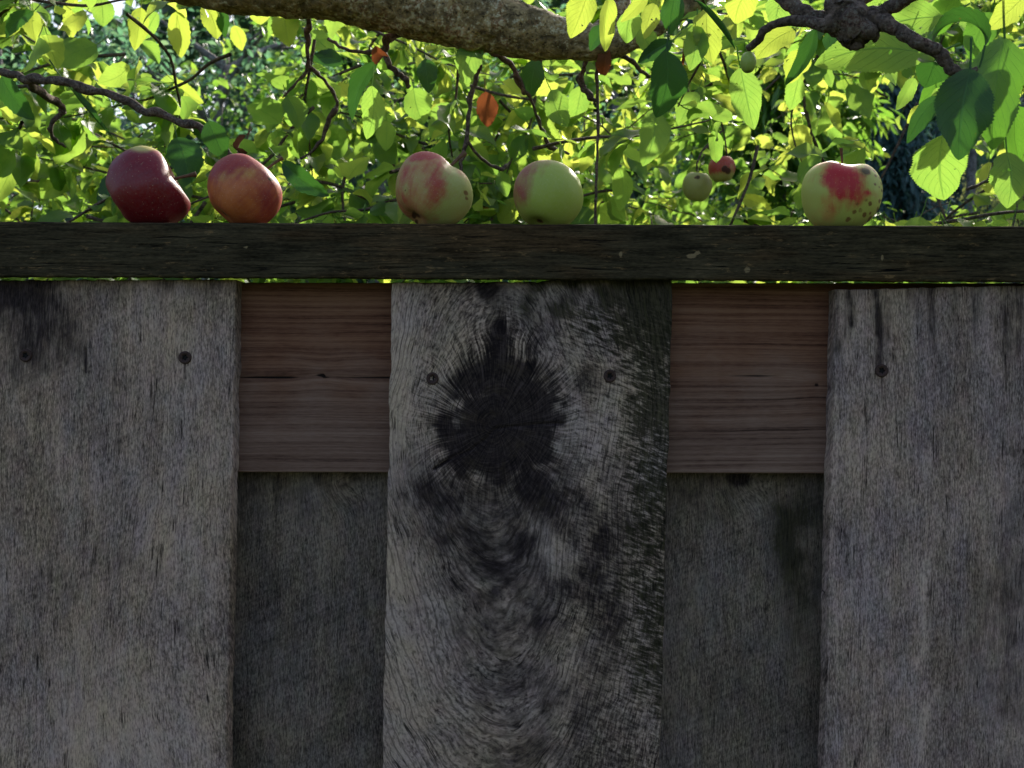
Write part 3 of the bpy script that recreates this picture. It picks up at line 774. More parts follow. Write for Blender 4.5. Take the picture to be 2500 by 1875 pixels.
# ------------------------------------------------------------------ the apple tree
tree = empty("apple_tree", (-1.75, 2.3, 0))
tag(tree, "old apple tree with a lichen covered limb and drooping leafy twigs over the fence", "tree")
m_bark = mat_bark("apple_bark_with_lichen", base=(.23, .165, .080), lichen=(.66, .58, .38), lich=.85, red=(.28, .13, .065))
m_twig = mat_bark("apple_twig_bark", base=(.10, .070, .055), lichen=(.34, .34, .28), lich=.35, red=(.13, .06, .05), scale=2.2)

def traced(tb, pts, seed=0, sides=10, sub=7, bumpy=.12, freq=40, kink=0.0, thin=1.0):
    """pts: (px, py, Y, r_px)"""
    A = np.array([P(a, b, Y) for a, b, Y, r in pts]); R = np.array([r/F*Y for a, b, Y, r in pts])*thin
    if kink:
        c = catmull(np.column_stack([A, R]), 4); q = np.random.default_rng(seed+900)
        A, R = c[:, :3], c[:, 3]*(1+np.where(q.random(len(c)) < .3, q.uniform(.1, .42, len(c)), -.05)*(1 if kink > .2 else .35))
        A = A + q.normal(0, 1, A.shape)*(R*kink)[:, None]
        sub = 3
    tb.add(A, R, sides, sub, bumpy, seed, freq)

lb = Tubes()
A = np.array([(-1.75, 2.3, -.02), (-1.70, 2.28, .5), (-1.62, 2.2, 1.05), (-1.56, 2.12, 1.55), (-1.50, 2.05, 2.0), (-1.40, 2.0, 2.5), (-1.2, 2.1, 3.1)])
lb.add(A, np.array([.17, .13, .115, .11, .10, .08, .045]), 28, 10, .16, 5, 9)
lb.build("trunk", m_bark, tree)
lb = Tubes()
root = [(-1.50, 2.05, 1.98, .075), (-1.15, 1.75, 2.30, .066), (-.75, 1.42, 2.20, .058)]
trc = [(120, -190, 1.18, 78), (380, -95, 1.15, 84), (620, -52, 1.15, 84), (800, -34, 1.15, 80), (1000, 8, 1.15, 78), (1150, 45, 1.15, 74), (1290, 78, 1.15, 60), (1400, 100, 1.15, 44),
       (1500, 104, 1.15, 38), (1590, 66, 1.15, 28), (1690, 10, 1.14, 22), (1800, -80, 1.10, 18), (2050, -180, 1.0, 20), (2300, -330, .95, 12)]
A = np.array([r[:3] for r in root]+[P(a, b, Y) for a, b, Y, r in trc]); R = np.array([r[3] for r in root]+[r/F*Y for a, b, Y, r in trc])
lb.add(A, R, 110, 44, .13, 9, 34, fine=.05)
tag(lb.build("limb", m_bark, tree), "thick lichen covered limb crossing the top of the picture")
lb = Tubes()
traced(lb, [(1470, 100, 1.16, 40), (1505, 40, 1.17, 34), (1500, -60, 1.2, 28), (1460, -250, 1.3, 20)], 3, 20, 12, .15, 34)
lb.build("limb", m_bark, tree)
lb = Tubes()
traced(lb, [(-260, 200, 1.9, 60), (-120, 90, 1.8, 56), (-30, -6, 1.75, 50), (80, -90, 1.7, 42), (260, -220, 1.6, 30)], 13, 18, 10, .15, 30)
m_dark = mat_bark("shade_dark_bark", base=(.035, .028, .022), lichen=(.10, .10, .08), lich=.3, red=(.05, .03, .02))  # darker copy of the bark: the limb's shade is put into the colour
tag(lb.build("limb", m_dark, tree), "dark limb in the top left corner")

branches = [
 ("branch", [(2310, -340, .95, 13), (2290, -240, .88, 20), (2230, -140, .80, 26), (2110, -30, .76, 34), (2060, 20, .75, 40), (2078, 60, .75, 42), (2088, 92, .75, 30), (2097, 118, .75, 10)], "broken dark stub where three branches fork"),
 ("branch", [(2060, 52, .75, 22), (2015, 62, .75, 17), (1965, 52, .76, 13), (1905, 55, .77, 11), (1868, 72, .78, 10), (1850, 100, .79, 9), (1826, 118, .80, 9)], None),
 ("branch", [(1870, -60, .80, 12), (1905, -10, .78, 15), (1950, 25, .77, 17), (2010, 55, .76, 20), (2050, 66, .75, 22)], None),
 ("branch", [(2090, 52, .75, 24), (2140, 36, .75, 20), (2185, 14, .74, 17), (2240, -16, .72, 15), (2330, -80, .70, 12)], None),
 ("branch", [(2100, 48, .75, 26), (2150, 56, .74, 19), (2195, 75, .73, 17), (2245, 105, .72, 16), (2290, 130, .72, 15), (2318, 165, .72, 14), (2350, 182, .72, 11), (2385, 168, .72, 5)], "reddish brown branch running down to the right"),
 ("branch", [(-140, 150, 1.15, 13), (0, 178, 1.12, 12), (80, 190, 1.11, 12), (170, 205, 1.1, 12), (260, 228, 1.1, 12), (340, 262, 1.1, 12), (420, 290, 1.1, 12), (500, 318, 1.1, 9), (560, 372, 1.12, 8), (600, 450, 1.15, 6), (622, 520, 1.2, 4)], "long twig slanting down behind the two red apples"),
 ("branch", [(60, 190, 1.15, 9), (110, 235, 1.25, 10), (152, 262, 1.3, 10), (125, 300, 1.3, 7), (128, 335, 1.32, 5), (160, 360, 1.34, 3)], None),
 ("branch", [(755, 20, 1.25, 7), (752, 80, 1.28, 7), (752, 160, 1.3, 6), (725, 200, 1.3, 4), (690, 240, 1.3, 2.5)], None),
 ("branch", [(752, 160, 1.3, 5), (790, 195, 1.32, 5), (822, 250, 1.34, 5), (800, 300, 1.35, 8), (780, 350, 1.36, 4), (735, 390, 1.38, 3)], None),
 ("branch", [(1000, 40, 1.2, 14), (965, 85, 1.2, 12), (938, 118, 1.2, 10), (955, 165, 1.2, 9), (985, 190, 1.21, 8), (1000, 212, 1.22, 6)], None),
 ("branch", [(800, 95, 1.3, 5), (840, 118, 1.28, 5), (905, 128, 1.24, 6), (935, 120, 1.2, 7)], None),
 ("branch", [(1180, 100, 1.2, 8), (1168, 160, 1.2, 7), (1152, 240, 1.2, 7), (1140, 330, 1.2, 6.5), (1128, 395, 1.2, 6), (1118, 450, 1.2, 4)], "straight thin twig hanging beside the striped apple"),
 ("branch", [(1140, 345, 1.2, 5), (1165, 378, 1.22, 5), (1200, 405, 1.24, 5), (1230, 412, 1.25, 6), (1245, 395, 1.26, 3)], None),
 ("branch", [(1170, 105, 1.2, 9), (1215, 135, 1.22, 9), (1250, 160, 1.24, 8), (1275, 215, 1.25, 8), (1298, 245, 1.26, 5), (1320, 310, 1.3, 5), (1345, 360, 1.32, 7), (1390, 375, 1.34, 3)], None),
 ("branch", [(1440, 130, 1.2, 8), (1425, 170, 1.2, 8), (1420, 205, 1.2, 9), (1438, 232, 1.2, 9), (1455, 248, 1.2, 5)], None),
 ("branch", [(1456, 150, 1.2, 4), (1459, 230, 1.2, 5), (1460, 330, 1.2, 4.5), (1455, 430, 1.21, 4.5), (1455, 520, 1.22, 4), (1452, 640, 1.25, 3)], "long straight thin twig hanging right of the green apple"),
 ("branch", [(1500, 110, 1.18, 16), (1560, 92, 1.17, 14), (1600, 62, 1.15, 12), (1640, 20, 1.14, 9), (1680, -30, 1.12, 7)], None),
 ("branch", [(1505, 130, 1.18, 8), (1545, 150, 1.2, 7), (1570, 180, 1.2, 6), (1600, 190, 1.22, 3)], None),
 ("branch", [(1960, 210, 1.7, 4), (1968, 270, 1.7, 5), (1985, 340, 1.7, 5), (2010, 390, 1.72, 4), (2040, 430, 1.74, 2)], None),
 ("branch", [(2430, 395, .86, 6), (2410, 440, .86, 5), (2360, 462, .86, 4)], None),
 ("branch", [(1765, 318, 1.56, 3), (1738, 345, 1.56, 3.2), (1712, 372, 1.555, 3), (1702, 400, 1.55, 2.5), (1702, 426, 1.55, 2)], None),
 ("branch", [(1660, 180, 1.5, 3), (1690, 240, 1.5, 4), (1715, 262, 1.5, 4), (1760, 300, 1.55, 3), (1775, 380, 1.58, 2.5)], None),
]
for i, (nm, pts, lab) in enumerate(branches):
    tb = Tubes(); traced(tb, pts, 20+i, 14 if pts[0][3] > 9 else 8, 9, .30, 110, .28 if pts[1][3] < 14 else .09, .84 if pts[1][3] < 14 else 1.0)
    if i == 0:
        traced(tb, [(2090, 60, .745, 30), (2120, 74, .74, 22), (2138, 88, .745, 10), (2134, 102, .745, 4)], 90, 12, 8, .35, 90)
        traced(tb, [(2040, 30, .75, 24), (2025, 10, .75, 14), (2020, -4, .75, 5)], 91, 12, 8, .35, 90)
    o = tb.build(nm, m_twig, tree)
    if lab: o["label"] = lab

m_leaf = mat_leaf("apple_leaf")
m_leaf_y = mat_leaf("sun_tinted_apple_leaf", dark=(.07, .11, .02), light=(.13, .17, .03), tr1=(.42, .58, .06), tr2=(.74, .72, .12), veins=1.5, holes=1.0)  # sunlight glowing through the brighter leaves, put into their colour
m_leaf_d = mat_leaf("shade_tinted_apple_leaf", dark=(.022, .060, .022), light=(.035, .085, .025), tr1=(.035, .12, .015), tr2=(.08, .20, .02), rough=.42, mixf=.4, veins=1.5, spots=1.5)  # leaves that hang in shade: the shade is put into their colour
m_leaf_b = mat_leaf("withered_brown_leaf", dark=(.09, .035, .015), light=(.22, .08, .03), tr1=(.18, .05, .02), tr2=(.50, .16, .03), mixf=.35, rough=.7, spec=.2)

# single leaves one can pick out: base px, tip px, width px, tone, [Y, curl, fold]
HL = [
 ((2230, 20), (2180, 110), 74, 'm', .92, .3, .2), ((2330, -10), (2290, 90), 80, 'm', .9, .3, .2), ((2420, 30), (2380, 140), 78, 'm', .95, .4, .2), ((2500, 120), (2440, 220), 80, 'm', .92, .3, .2),
 ((2400, 180), (2440, 300), 84, 'm', .95, .3, .15), ((2480, 260), (2500, 390), 90, 'm', .9, .3, .2), ((2300, 180), (2250, 250), 50, 'm', 1.0, .4, .3), ((2180, 90), (2110, 150), 60, 'm', .95, .3, .2),
 ((2340, 60), (2400, 100), 60, 'g', 1.0, .3, .3), ((2140, 150), (2200, 200), 50, 'g', 1.0, .5, .2), ((2500, 380), (2440, 440), 60, 'm', .95, .3, .2),
 ((1545, 20), (1530, 108), 60, 'g', .95, .3, .2), ((1600, 10), (1580, 90), 52, 'y', 1.0, .3, .2), ((1480, 60), (1440, 120), 44, 'd', .95, .3, .3),
 ((508, 296), (548, 388), 64, 'd', 1.0, .3, .2),  # added leaf, placed to keep the sun off the crimson apple
 ((1650, -20), (1632, 82), 62, 'd', .95, .3, .2), ((1700, 60), (1690, 165), 66, 'g', 1.0, .3, .2), ((1560, 60), (1600, 130), 56, 'g', 1.05, .3, .3), ((1640, 100), (1560, 150), 46, 'd', 1.05, .3, .3), ((1910, -20), (1890, 60), 70, 'g', .95, .3, .1),
 ((2160, -10), (2120, 60), 60, 'g', .9, .3, .2), ((1950, 190), (1930, 270), 50, 'g', 1.2, .3, .2),
 ((2369, 168), (2361, 377), 150, 'd', .71, .35, .12), ((2452, 92), (2466, 350), 175, 'm', .80, .4, .15), ((2458, 372), (2470, 502), 104, 'g', .84, .3, .1),
 ((2302, 330), (2308, 490), 132, 'g', .85, .3, .15), ((2415, 396), (2413, 471), 42, 'y', 1.2, .2, .1), ((2262, 130), (1996, 150), 128, 'g', .80, .2, .05),
 ((2300, 40), (2080, 96), 120, 'g', .86, .2, .1), ((1938, 72), (1848, 132), 84, 'y', .95, .3, .1), ((1990, 72), (1916, 206), 58, 'd', .82, .1, .75), ((1972, 120), (1928, 204), 70, 'y', .9, .1, .2),
 ((1808, 165), (1840, 312), 82, 'g', .98, .2, .35), ((1698, 2), (1808, 112), 34, 'd', .9, .2, 1.0), ((1725, 20), (1745, 150), 88, 'y', 1.0, .2, .2),
 ((1830, -30), (1793, 58), 84, 'y', .95, .2, .2), ((2036, 72), (2028, 128), 36, 'd', .9, .3, .2), ((2232, 190), (2192, 268), 44, 'g', 1.1, .2, .4),
 ((2262, 258), (2216, 300), 34, 'y', 1.1, .2, .1), ((2290, 235), (2222, 340), 50, 'd', .9, .3, .3), ((2500, -8), (2418, 68), 66, 'y', .8, .2, .2), ((2290, 120), (2262, 215), 90, 'd', .84, .3, .2),
 ((2285, 215), (2285, 290), 60, 'g', .95, .3, .2), ((1438, -25), (1394, 90), 80, 'y', .80, .2, .45), ((1487, -6), (1497, 116), 52, 'y', .82, .9, .5), ((1580, -12), (1518, 48), 38, 'y', .86, .3, .4),
 ((1627, 125), (1606, 286), 96, 'd', .92, .35, .12), ((1598, 268), (1572, 398), 78, 'g', 1.0, .3, .2), ((1170, 98), (1138, 202), 68, 'g', 1.15, .3, .15), ((1038, 144), (1046, 222), 52, 'd', 1.3, .3, .1),
 ((1312, 146), (1300, 234), 60, 'd', 1.25, .3, .12), ((908, 209), (892, 340), 66, 'g', 1.2, .1, .1), ((922, 150), (850, 282), 54, 'd', 1.25, .4, .5), ((943, 294), (942, 368), 50, 'g', 1.5, .2, .1),
 ((1185, 224), (1190, 312), 56, 'b', 1.35, .3, .2), ((1482, 118), (1462, 178), 46, 'b', 1.14, 1.5, .6), ((915, 112), (944, 156), 48, 'b', 1.14, 1.6, .6), ((1511, 406), (1513, 516), 54, 'g', 1.35, .1, .2),
 ((1108, 256), (1050, 334), 78, 'g', 1.5, .2, .1), ((1345, 220), (1392, 306), 72, 'g', 1.4, .3, .1), ((1420, 210), (1396, 300), 60, 'g', 1.5, .3, .2), ((1010, 215), (1035, 300), 74, 'g', 1.45, .3, .2),
 ((431, 28), (438, 140), 68, 'y', 1.4, .15, .1), ((344, 18), (326, 118), 52, 'y', 1.45, .3, .3), ((384, 30), (346, 96), 50, 'g', 1.5, .2, .1), ((342, 103), (388, 150), 44, 'g', 1.6, .5, .5),
 ((182, -8), (164, 98), 46, 'y', 1.5, .6, .3), ((246, -8), (251, 64), 58, 'g', 1.6, .2, .1), ((500, 10), (530, 94), 60, 'y', 1.5, .2, .2), ((549, 18), (546, 92), 38, 'd', 1.5, .2, .2), ((572, 62), (588, 124), 44, 'y', 1.6, .2, .1),
 ((632, 14), (634, 60), 54, 'y', 1.7, .2, .1), ((690, 26), (702, 112), 72, 'y', 1.5, .3, .2), ((81, 28), (87, 96), 50, 'y', 1.6, .3, .2), ((82, 28), (8, 92), 38, 'd', 1.5, .3, .2), ((104, 66), (124, 114), 30, 'g', 1.7, .2, .1),
 ((158, 198), (282, 330), 30, 'd', 1.3, .15, 1.0), ((4, 186), (74, 292), 64, 'd', 1.3, .3, .3), ((425, 198), (492, 250), 44, 'y', 1.6, .3, .2), ((432, 335), (462, 445), 88, 'd', 1.3, .3, .2), ((268, 425), (246, 528), 52, 'd', 1.35, .3, .3),
 ((690, 395), (800, 478), 58, 'd', 1.25, .3, .4), ((756, 78), (815, 132), 50, 'g', 1.5, .3, .1), ((838, 152), (758, 142), 44, 'd', 1.5, .3, .1), ((806, 222), (800, 292), 54, 'g', 1.5, .2, .1), ((700, 235), (728, 312), 60, 'g', 1.4, .2, .2),
 ((1810, 478), (1892, 526), 42, 'y', 1.6, .5, .25), ((1812, 480), (1870, 464), 34, 'g', 1.7, .4, .2), ((2012, 250), (2068, 322), 38, 'y', 1.6, .3, .2), ((2040, 352), (2142, 356), 32, 'y', 1.6, .6, .25), ((2042, 356), (2122, 380), 36, 'g', 1.6, .4, .2),
 ((1948, 440), (2010, 372), 46, 'g', 1.6, .3, .3), ((1225, 548), (1262, 480), 60, 'y', 1.5, .2, .1), ((1218, 420), (1240, 480), 44, 'g', 1.4, .2, .3), ((2010, 160), (2032, 212), 30, 'g', 1.6, .2, .2), ((2020, 250), (2000, 330), 40, 'g', 1.65, .3, .3),
 ((600, 330), (548, 366), 34, 'n', 1.25, 1.4, .7), ((576, 362), (615, 376), 22, 'n', 1.22, 1.2, .8), ((470, 285), (505, 345), 40, 'd', 1.5, .3, .2), ((1668, 120), (1662, 172), 14, 'b', 1.1, .3, .9), ((1700, 225), (1655, 300), 62, 'g', 1.3, .3, .3),
 ((2280, 150), (2240, 130), 30, 'g', .75, .4, .3),
]
m_leaf_m = mat_leaf("mid_green_apple_leaf", dark=(.030, .080, .020), light=(.055, .12, .025), tr1=(.09, .24, .02), tr2=(.18, .36, .03), mixf=.5)
m_leaf_h = mat_leaf("veined_apple_leaf", veins=1.7, holes=1.0)
m_leaf_n = mat_leaf("dark_brown_dead_leaf", dark=(.04, .02, .012), light=(.10, .045, .025), tr1=(.03, .012, .008), tr2=(.07, .03, .012), mixf=.25, rough=.8, spec=.1)
MT = {'m': m_leaf_m, 'd': m_leaf_d, 'g': m_leaf_h, 'y': m_leaf_y, 'b': m_leaf_b, 'n': m_leaf_n}
LB = {'b': "withered orange brown leaf", 'y': "yellow green leaf", 'd': "dark green leaf"}
for i, (b, t, w, tone, Y, curl, fold) in enumerate(HL):
    r = np.random.default_rng(500+i)
    B = P(*b, Y); T = P(*t, Y + r.uniform(-.01, .02)); d = T-B; L = np.linalg.norm(d)*(1+.06*curl)
    nrm = np.array([r.uniform(-.35, .35), -1.0, r.uniform(-.25, .45)])
    if fold > .9: nrm = np.array([.8, -.5, .6])
    V, Q, uv = leaves_mesh(B[None], d[None], nrm[None], np.array([L]), np.array([w/F*Y*1.06]), np.array([fold]), np.array([curl]),
                           58 if Y < 1.05 else 20, 9, .075 if Y < 1.05 else .08, .10, .30, seed=i)
    o = mesh_obj("leaf", V, Q, MT[tone], tree, True, uv, origin=B)
    if tone in LB: o["label"] = LB[tone]
# the leaf rolled into an arch at the upper right
B = P(2404, 112, .72)
V, Q, uv = leaves_mesh(B[None], np.array([[.15, -.1, 1.0]]), np.array([[1.0, -.25, .0]]), np.array([.070]), np.array([.030]), np.array([.5]), np.array([3.9]), 34, 9, .1, .08, .3, seed=77)
mesh_obj("leaf", V, Q, m_leaf_d, tree, True, uv, origin=B)["label"] = "dark leaf rolled into an arch"

# ---- the mass of twigs and leaves behind
def density(px, py):
    D = np.full(np.shape(px), .95)
    D = np.where((px > 225) & (px < 640) & (py < 330) & (py > 10), .05, D)
    D = np.where((px > 225) & (px < 640) & (py > 170) & (py < 330) & ((py-170) > (px-300)*.45), .8, D)
    D = np.where((px > 60) & (px <= 225) & (py < 110), .3, D)
    D = np.where((px > 470) & (px < 620) & (py > 100) & (py < 350), .04, D)
    D = np.where((px > 2030) & (px < 2330) & (py > 190) & (py < 560), .02, D)
    D = np.where((px >= 2330) & (py > 380) & (py < 560), .12, D)
    D = np.where((px > 1560) & (px <= 2030) & (py > 150), .42, D)
    D = np.where((px > 1820) & (px <= 2130) & (py > 180) & (py < 430), .22, D)
    D = np.where(py < -20, .16, D)
    D = np.where((py < -20) & (px > 200) & (px < 900), .10, D)
    return D

tw = Tubes(); LBs = []
rr = np.random.default_rng(99)
def grow(px, py, Y, nl, dirv, dens_cull=True):
    p = P(px, py, Y); d = np.array(dirv, float); d /= np.linalg.norm(d)
    pts = [p.copy()]; step = .05
    for k in range(nl):
        d = d + np.array([rr.normal(0, .18), rr.normal(0, .18), rr.normal(-.05, .14)]); d /= np.linalg.norm(d)
        p = p + d*step; pts.append(p.copy())
        nleaf = rr.integers(4, 8)
        for j in range(nleaf):
            a = rr.uniform(0, 6.283); el = rr.uniform(-1.15, .35)
            ld = np.array([math.cos(a)*math.cos(el), math.sin(a)*math.cos(el), math.sin(el)])
            L = .030+.046*rr.random()**1.2
            if el < -.5:
                az = rr.uniform(0, 6.283); nn = np.array([math.cos(az)*.9, math.sin(az), rr.uniform(-.1, .6)])
            else: nn = np.array([rr.normal(0, .35), rr.normal(-.2, .35), 1.0])
            LBs.append((p+ld*L*.3, ld, nn, L))
    pts = np.array(pts); R = np.linspace(.0030, .0010, len(pts))
    c = pts[len(pts)//2]; cx = c[0]/c[1]*F+1250; cy = 937.5-(c[2]-CAMZ)/c[1]*F
    if not dens_cull or rr.random() < density(cx, cy)+.05: tw.add(pts, R, 5, 3, .25, 3, 120, cap=False)
for i in range(370):
    Y = 1.25+2.1*rr.random()**.9
    grow(rr.uniform(-150, 2600), rr.uniform(-60, 640), Y, rr.integers(4, 8), (rr.normal(0, 1), rr.normal(0, .7), rr.normal(-.35, .5)))
for i in range(230):          # the rest of the crown, above and to the sides of the picture
    Y = 1.0+3.2*rr.random()
    z = CAMZ+Y*(.41+rr.uniform(0, .65)); x = rr.uniform(-1.9, 2.6)
    grow(x/Y*F+1250, 937.5-(z-CAMZ)/Y*F, Y, rr.integers(4, 8), (rr.normal(0, 1), rr.normal(0, .7), rr.normal(-.3, .5)))
Bs = np.array([l[0] for l in LBs]); Ds = np.array([l[1] for l in LBs]); Ns = np.array([l[2] for l in LBs]); Ls = np.array([l[3] for l in LBs])
C = Bs+Ds*Ls[:, None]*.5
cx = C[:, 0]/C[:, 1]*F+1250; cy = 937.5-(C[:, 2]-CAMZ)/C[:, 1]*F
keep = (rr.random(len(Bs)) < density(cx, cy)) & (C[:, 1] > 1.08) & (C[:, 2] > CAMZ-.25)
Bs, Ds, Ns, Ls = Bs[keep], Ds[keep], Ns[keep], Ls[keep]
M = len(Bs)
Wd = Ls*rr.uniform(.52, .80, M)
V, Q, uv = leaves_mesh(Bs, Ds, Ns, Ls, Wd, rr.uniform(.05, .55, M), rr.uniform(-.3, 1.5, M), 10, 5, .08, .20, .32, seed=5)
tag(mesh_obj("foliage", V, Q, m_leaf, tree, True, uv, origin=(0, 2.2, CAMZ+.4)), kind="stuff")
tag(tw.build("twigs", m_twig, tree), kind="stuff")
print("apple leaves", M)

# ------------------------------------------------------------------ apples
def mat_apple(name, ground=(.42, .44, .10), blush=(.42, .03, .03), deep=None, bloom=.05, streak=.6, rough=.36):
    g = G(name); loc = g.attr("radial"); mk = g.n("Attribute", {"attribute_name": "mask"}); sep = g.n("SeparateColor", None, Color=mk.outputs["Color"])
    p = g.n("TexCoord").outputs["Object"]
    st = g.noise(loc, 1, 4, .6); n = g.noise(g.vmul(p, (70,)*3), 1, 4, .6); nf = g.noise(g.vmul(p, (420,)*3), 1, 3, .6)
    f = g.math('ADD', sep.outputs[0], g.math('MULTIPLY', g.math('SUBTRACT', st, .5), streak))
    f = g.math('ADD', f, g.math('MULTIPLY', g.math('SUBTRACT', n, .5), .8))
    gc = g.mix(g.step(g.math('ADD', sep.outputs[2], g.math('SUBTRACT', n, .5)), .2, .8), ground, (ground[0]*1.15, ground[1]*.62, ground[2]*.75))
    c = g.mix(g.step(f, .12, .88), gc, g.mix(g.math('ADD', g.math('MULTIPLY', nf, .5), g.math('MULTIPLY', st, .5)), blush, deep or tuple(x*.5 for x in blush)))
    vo = g.n("TexVoronoi", None, Vector=g.vmul(p, (330,)*3), Scale=1.0, Randomness=1.0).outputs[0]
    c = g.mix(g.math('MULTIPLY', g.step(vo, .17, .08), .35), c, (.62, .50, .28))
    c = g.mix(g.math('MULTIPLY', g.step(nf, .35, .7), bloom), c, (.55, .45, .46))
    sp = g.math('ADD', mk.outputs["Alpha"], g.math('MULTIPLY', g.math('SUBTRACT', nf, .5), .5))
    c = g.mix(g.math('MULTIPLY', g.step(sp, .25, .6), .9), c, g.mix(g.step(sp, .6, .95), (.20, .085, .03), (.035, .012, .008)))
    ru = g.math('ADD', sep.outputs[1], g.math('MULTIPLY', g.math('SUBTRACT', nf, .5), .7))
    c = g.mix(g.math('MULTIPLY', g.step(ru, .25, .8), .85), c, (.46, .36, .20))
    b = g.surf(c, g.math('ADD', rough, g.math('MULTIPLY', nf, .25)), g.bump(g.math('ADD', n, g.math('MULTIPLY', nf, .25)), .0009, .5), spec=.32)
    b.inputs["Subsurface Weight"].default_value = .0; b.inputs["Subsurface Radius"].default_value = (.01, .006, .003); b.inputs["Subsurface Scale"].default_value = .5
    return g.done()

def apple(x0, x1, y0, Yc, axis, mat, maskfn, cav=.34, cw=.40, bot=.18, lobes=.03, taper=.10, h=.88, stem=None, label="", seed=0, hang=None, y1=None, bumps=.03, spin=0.0, group=None, dents=()):
    nt_, np_ = 110, 150
    t = np.linspace(0.0, np.pi, nt_)[:, None]; p = np.linspace(0, 2*np.pi, np_, endpoint=False)[None, :]+spin
    rho = np.sin(t)**.93*(1+taper*np.cos(t))*(1+lobes*np.cos(5*p)*(.35+.65*sst(.2, 1, -np.cos(t)))+.5*lobes*np.cos(2*p+1))
    z = np.cos(t)*h + 0*p
    z = z-cav*np.exp(-(rho/cw)**2.0)*(t < np.pi/2)+bot*np.exp(-(rho/.30)**2)*(t >= np.pi/2)
    loc = np.stack([rho*np.cos(p), rho*np.sin(p), z], -1)
    nb = bumps*vnoise(loc[..., 0]*1.4, loc[..., 1]*1.4, loc[..., 2]*1.4, seed=seed+7, oct=2)
    loc = loc*(1+nb[..., None])
    ax = np.array(axis, float); ax /= np.linalg.norm(ax)
    e1 = np.cross((0, 1, 0), ax); e1 /= np.linalg.norm(e1); e2 = np.cross(ax, e1)
    M_ = np.stack([e1, e2, ax], 0)
    w = loc@M_
    lo, hi = w.reshape(-1, 3).min(0), w.reshape(-1, 3).max(0); mid, half = (lo+hi)/2, (hi-lo)/2
    nrm = (w-mid)/half                       # -1..1 in x (right), y (away), z (up)
    for (dx, dz, rad, dep) in dents:
        dd = np.hypot(nrm[..., 0]-dx, nrm[..., 2]-dz); k = dep*np.exp(-(dd/rad)**2)*(nrm[..., 1] < 0)
        w = w*(1-k[..., None])
    wx = (x1-x0)/F*Yc; xc = ((x0+x1)/2-1250)/F*Yc
    ztop = P(0, y0, Yc)[2]; zbot = rail_top(xc)-.0006 if hang is None else P(0, y1, Yc)[2]
    sc_ = np.array([wx/2/half[0], (wx+ztop-zbot)/4/half[1], (ztop-zbot)/2/half[2]])
    org = np.array([xc, Yc, (ztop+zbot)/2])
    def tf(q): return (np.asarray(q)@M_-mid)*sc_+org
    V = (w-mid)*sc_+org
    nd = nrm/np.maximum(np.linalg.norm(nrm, axis=-1, keepdims=True), 1e-6)
    mask = maskfn(nrm[..., 0], nrm[..., 1], nrm[..., 2], p+0*t, t+0*p, rho)
    mask[..., 1] = np.maximum(mask[..., 1], .9*np.exp(-(rho/(cw*.72))**2)*(t < np.pi/2))
    mask[..., 3] = np.maximum(mask[..., 3], 1.2*np.exp(-(rho/.10)**2)*(t >= np.pi/2))
    rad_ = np.stack([np.cos(p)*7+0*t, np.sin(p)*7+0*t, t*1.1+0*p], -1)
    idx = np.arange(nt_*np_).reshape(nt_, np_); nx = np.roll(idx, -1, 1)
    q = np.stack([idx[:-1], idx[1:], nx[1:], nx[:-1]], -1).reshape(-1, 4)
    o = mesh_obj("apple", V.reshape(-1, 3), q, mat, None, True, None, {"mask": mask.reshape(-1, 4), "radial": rad_.reshape(-1, 3)}, origin=(xc, Yc, zbot))
    me = o.data
    import bmesh
    bm = bmesh.new(); bm.from_mesh(me); bmesh.ops.remove_doubles(bm, verts=bm.verts, dist=1e-5); bmesh.ops.recalc_face_normals(bm, faces=bm.faces); bm.to_mesh(me); bm.free()
    tag(o, label, "apple", group)
    if stem:
        L, bend, r = stem
        z0 = h-cav-.05
        a = np.array([(0, 0, z0), (bend*.2, 0, z0+L*.4), (bend*.6, .02, z0+L*.75), (bend, .03, z0+L)])
        pts = tf(a)
        tb = Tubes(); tb.add(pts, np.array([r*1.15, r*.85, r*.9, r*1.5]), 10, 6, .2, seed, 300)
        tb.build("stem", m_stem, o)
    return o, tf
m_stem = mat_simple("brown_apple_stem", (.11, .065, .035), .8, .4, 300, 0, .0004)

def mk(x): return np.zeros(np.shape(x)+(4,))
def spots(x, z, y, L, m, f=1.0):
    L = [(a, b, r*f, k) for a, b, r, k in L]
    for (sx, sz, r, k) in L:
        m = np.maximum(m, k*np.exp(-(np.hypot(x-sx, z-sz)/r)**4)*(y < .25))
    return m
def a1(x, y, z, p, t, rho):
    m = mk(x); m[..., 0] = 1.15-1.45*np.exp(-(((x-.05)/.36)**2)-(((z-.95)/.22)**2))-.55*np.exp(-(((x+.75)/.12)**2+((z+.45)/.22)**2))
    m[..., 0] -= .35*np.exp(-(((x-.9)/.14)**2+((z+.05)/.25)**2)); return m
def a2(x, y, z, p, t, rho):
    m = mk(x); m[..., 0] = .40+.62*sst(.05, .75, z-.25*x)+.30*sst(.3, .9, x)-.12*np.exp(-(((x+.3)/.5)**2+((z+.35)/.4)**2)); m[..., 2] = 1.0*sst(.3, -.3, z)*.9+.4
    m[..., 3] = spots(x, z, y, [(.83, .22, .055, 1.1)], m[..., 3]); return m
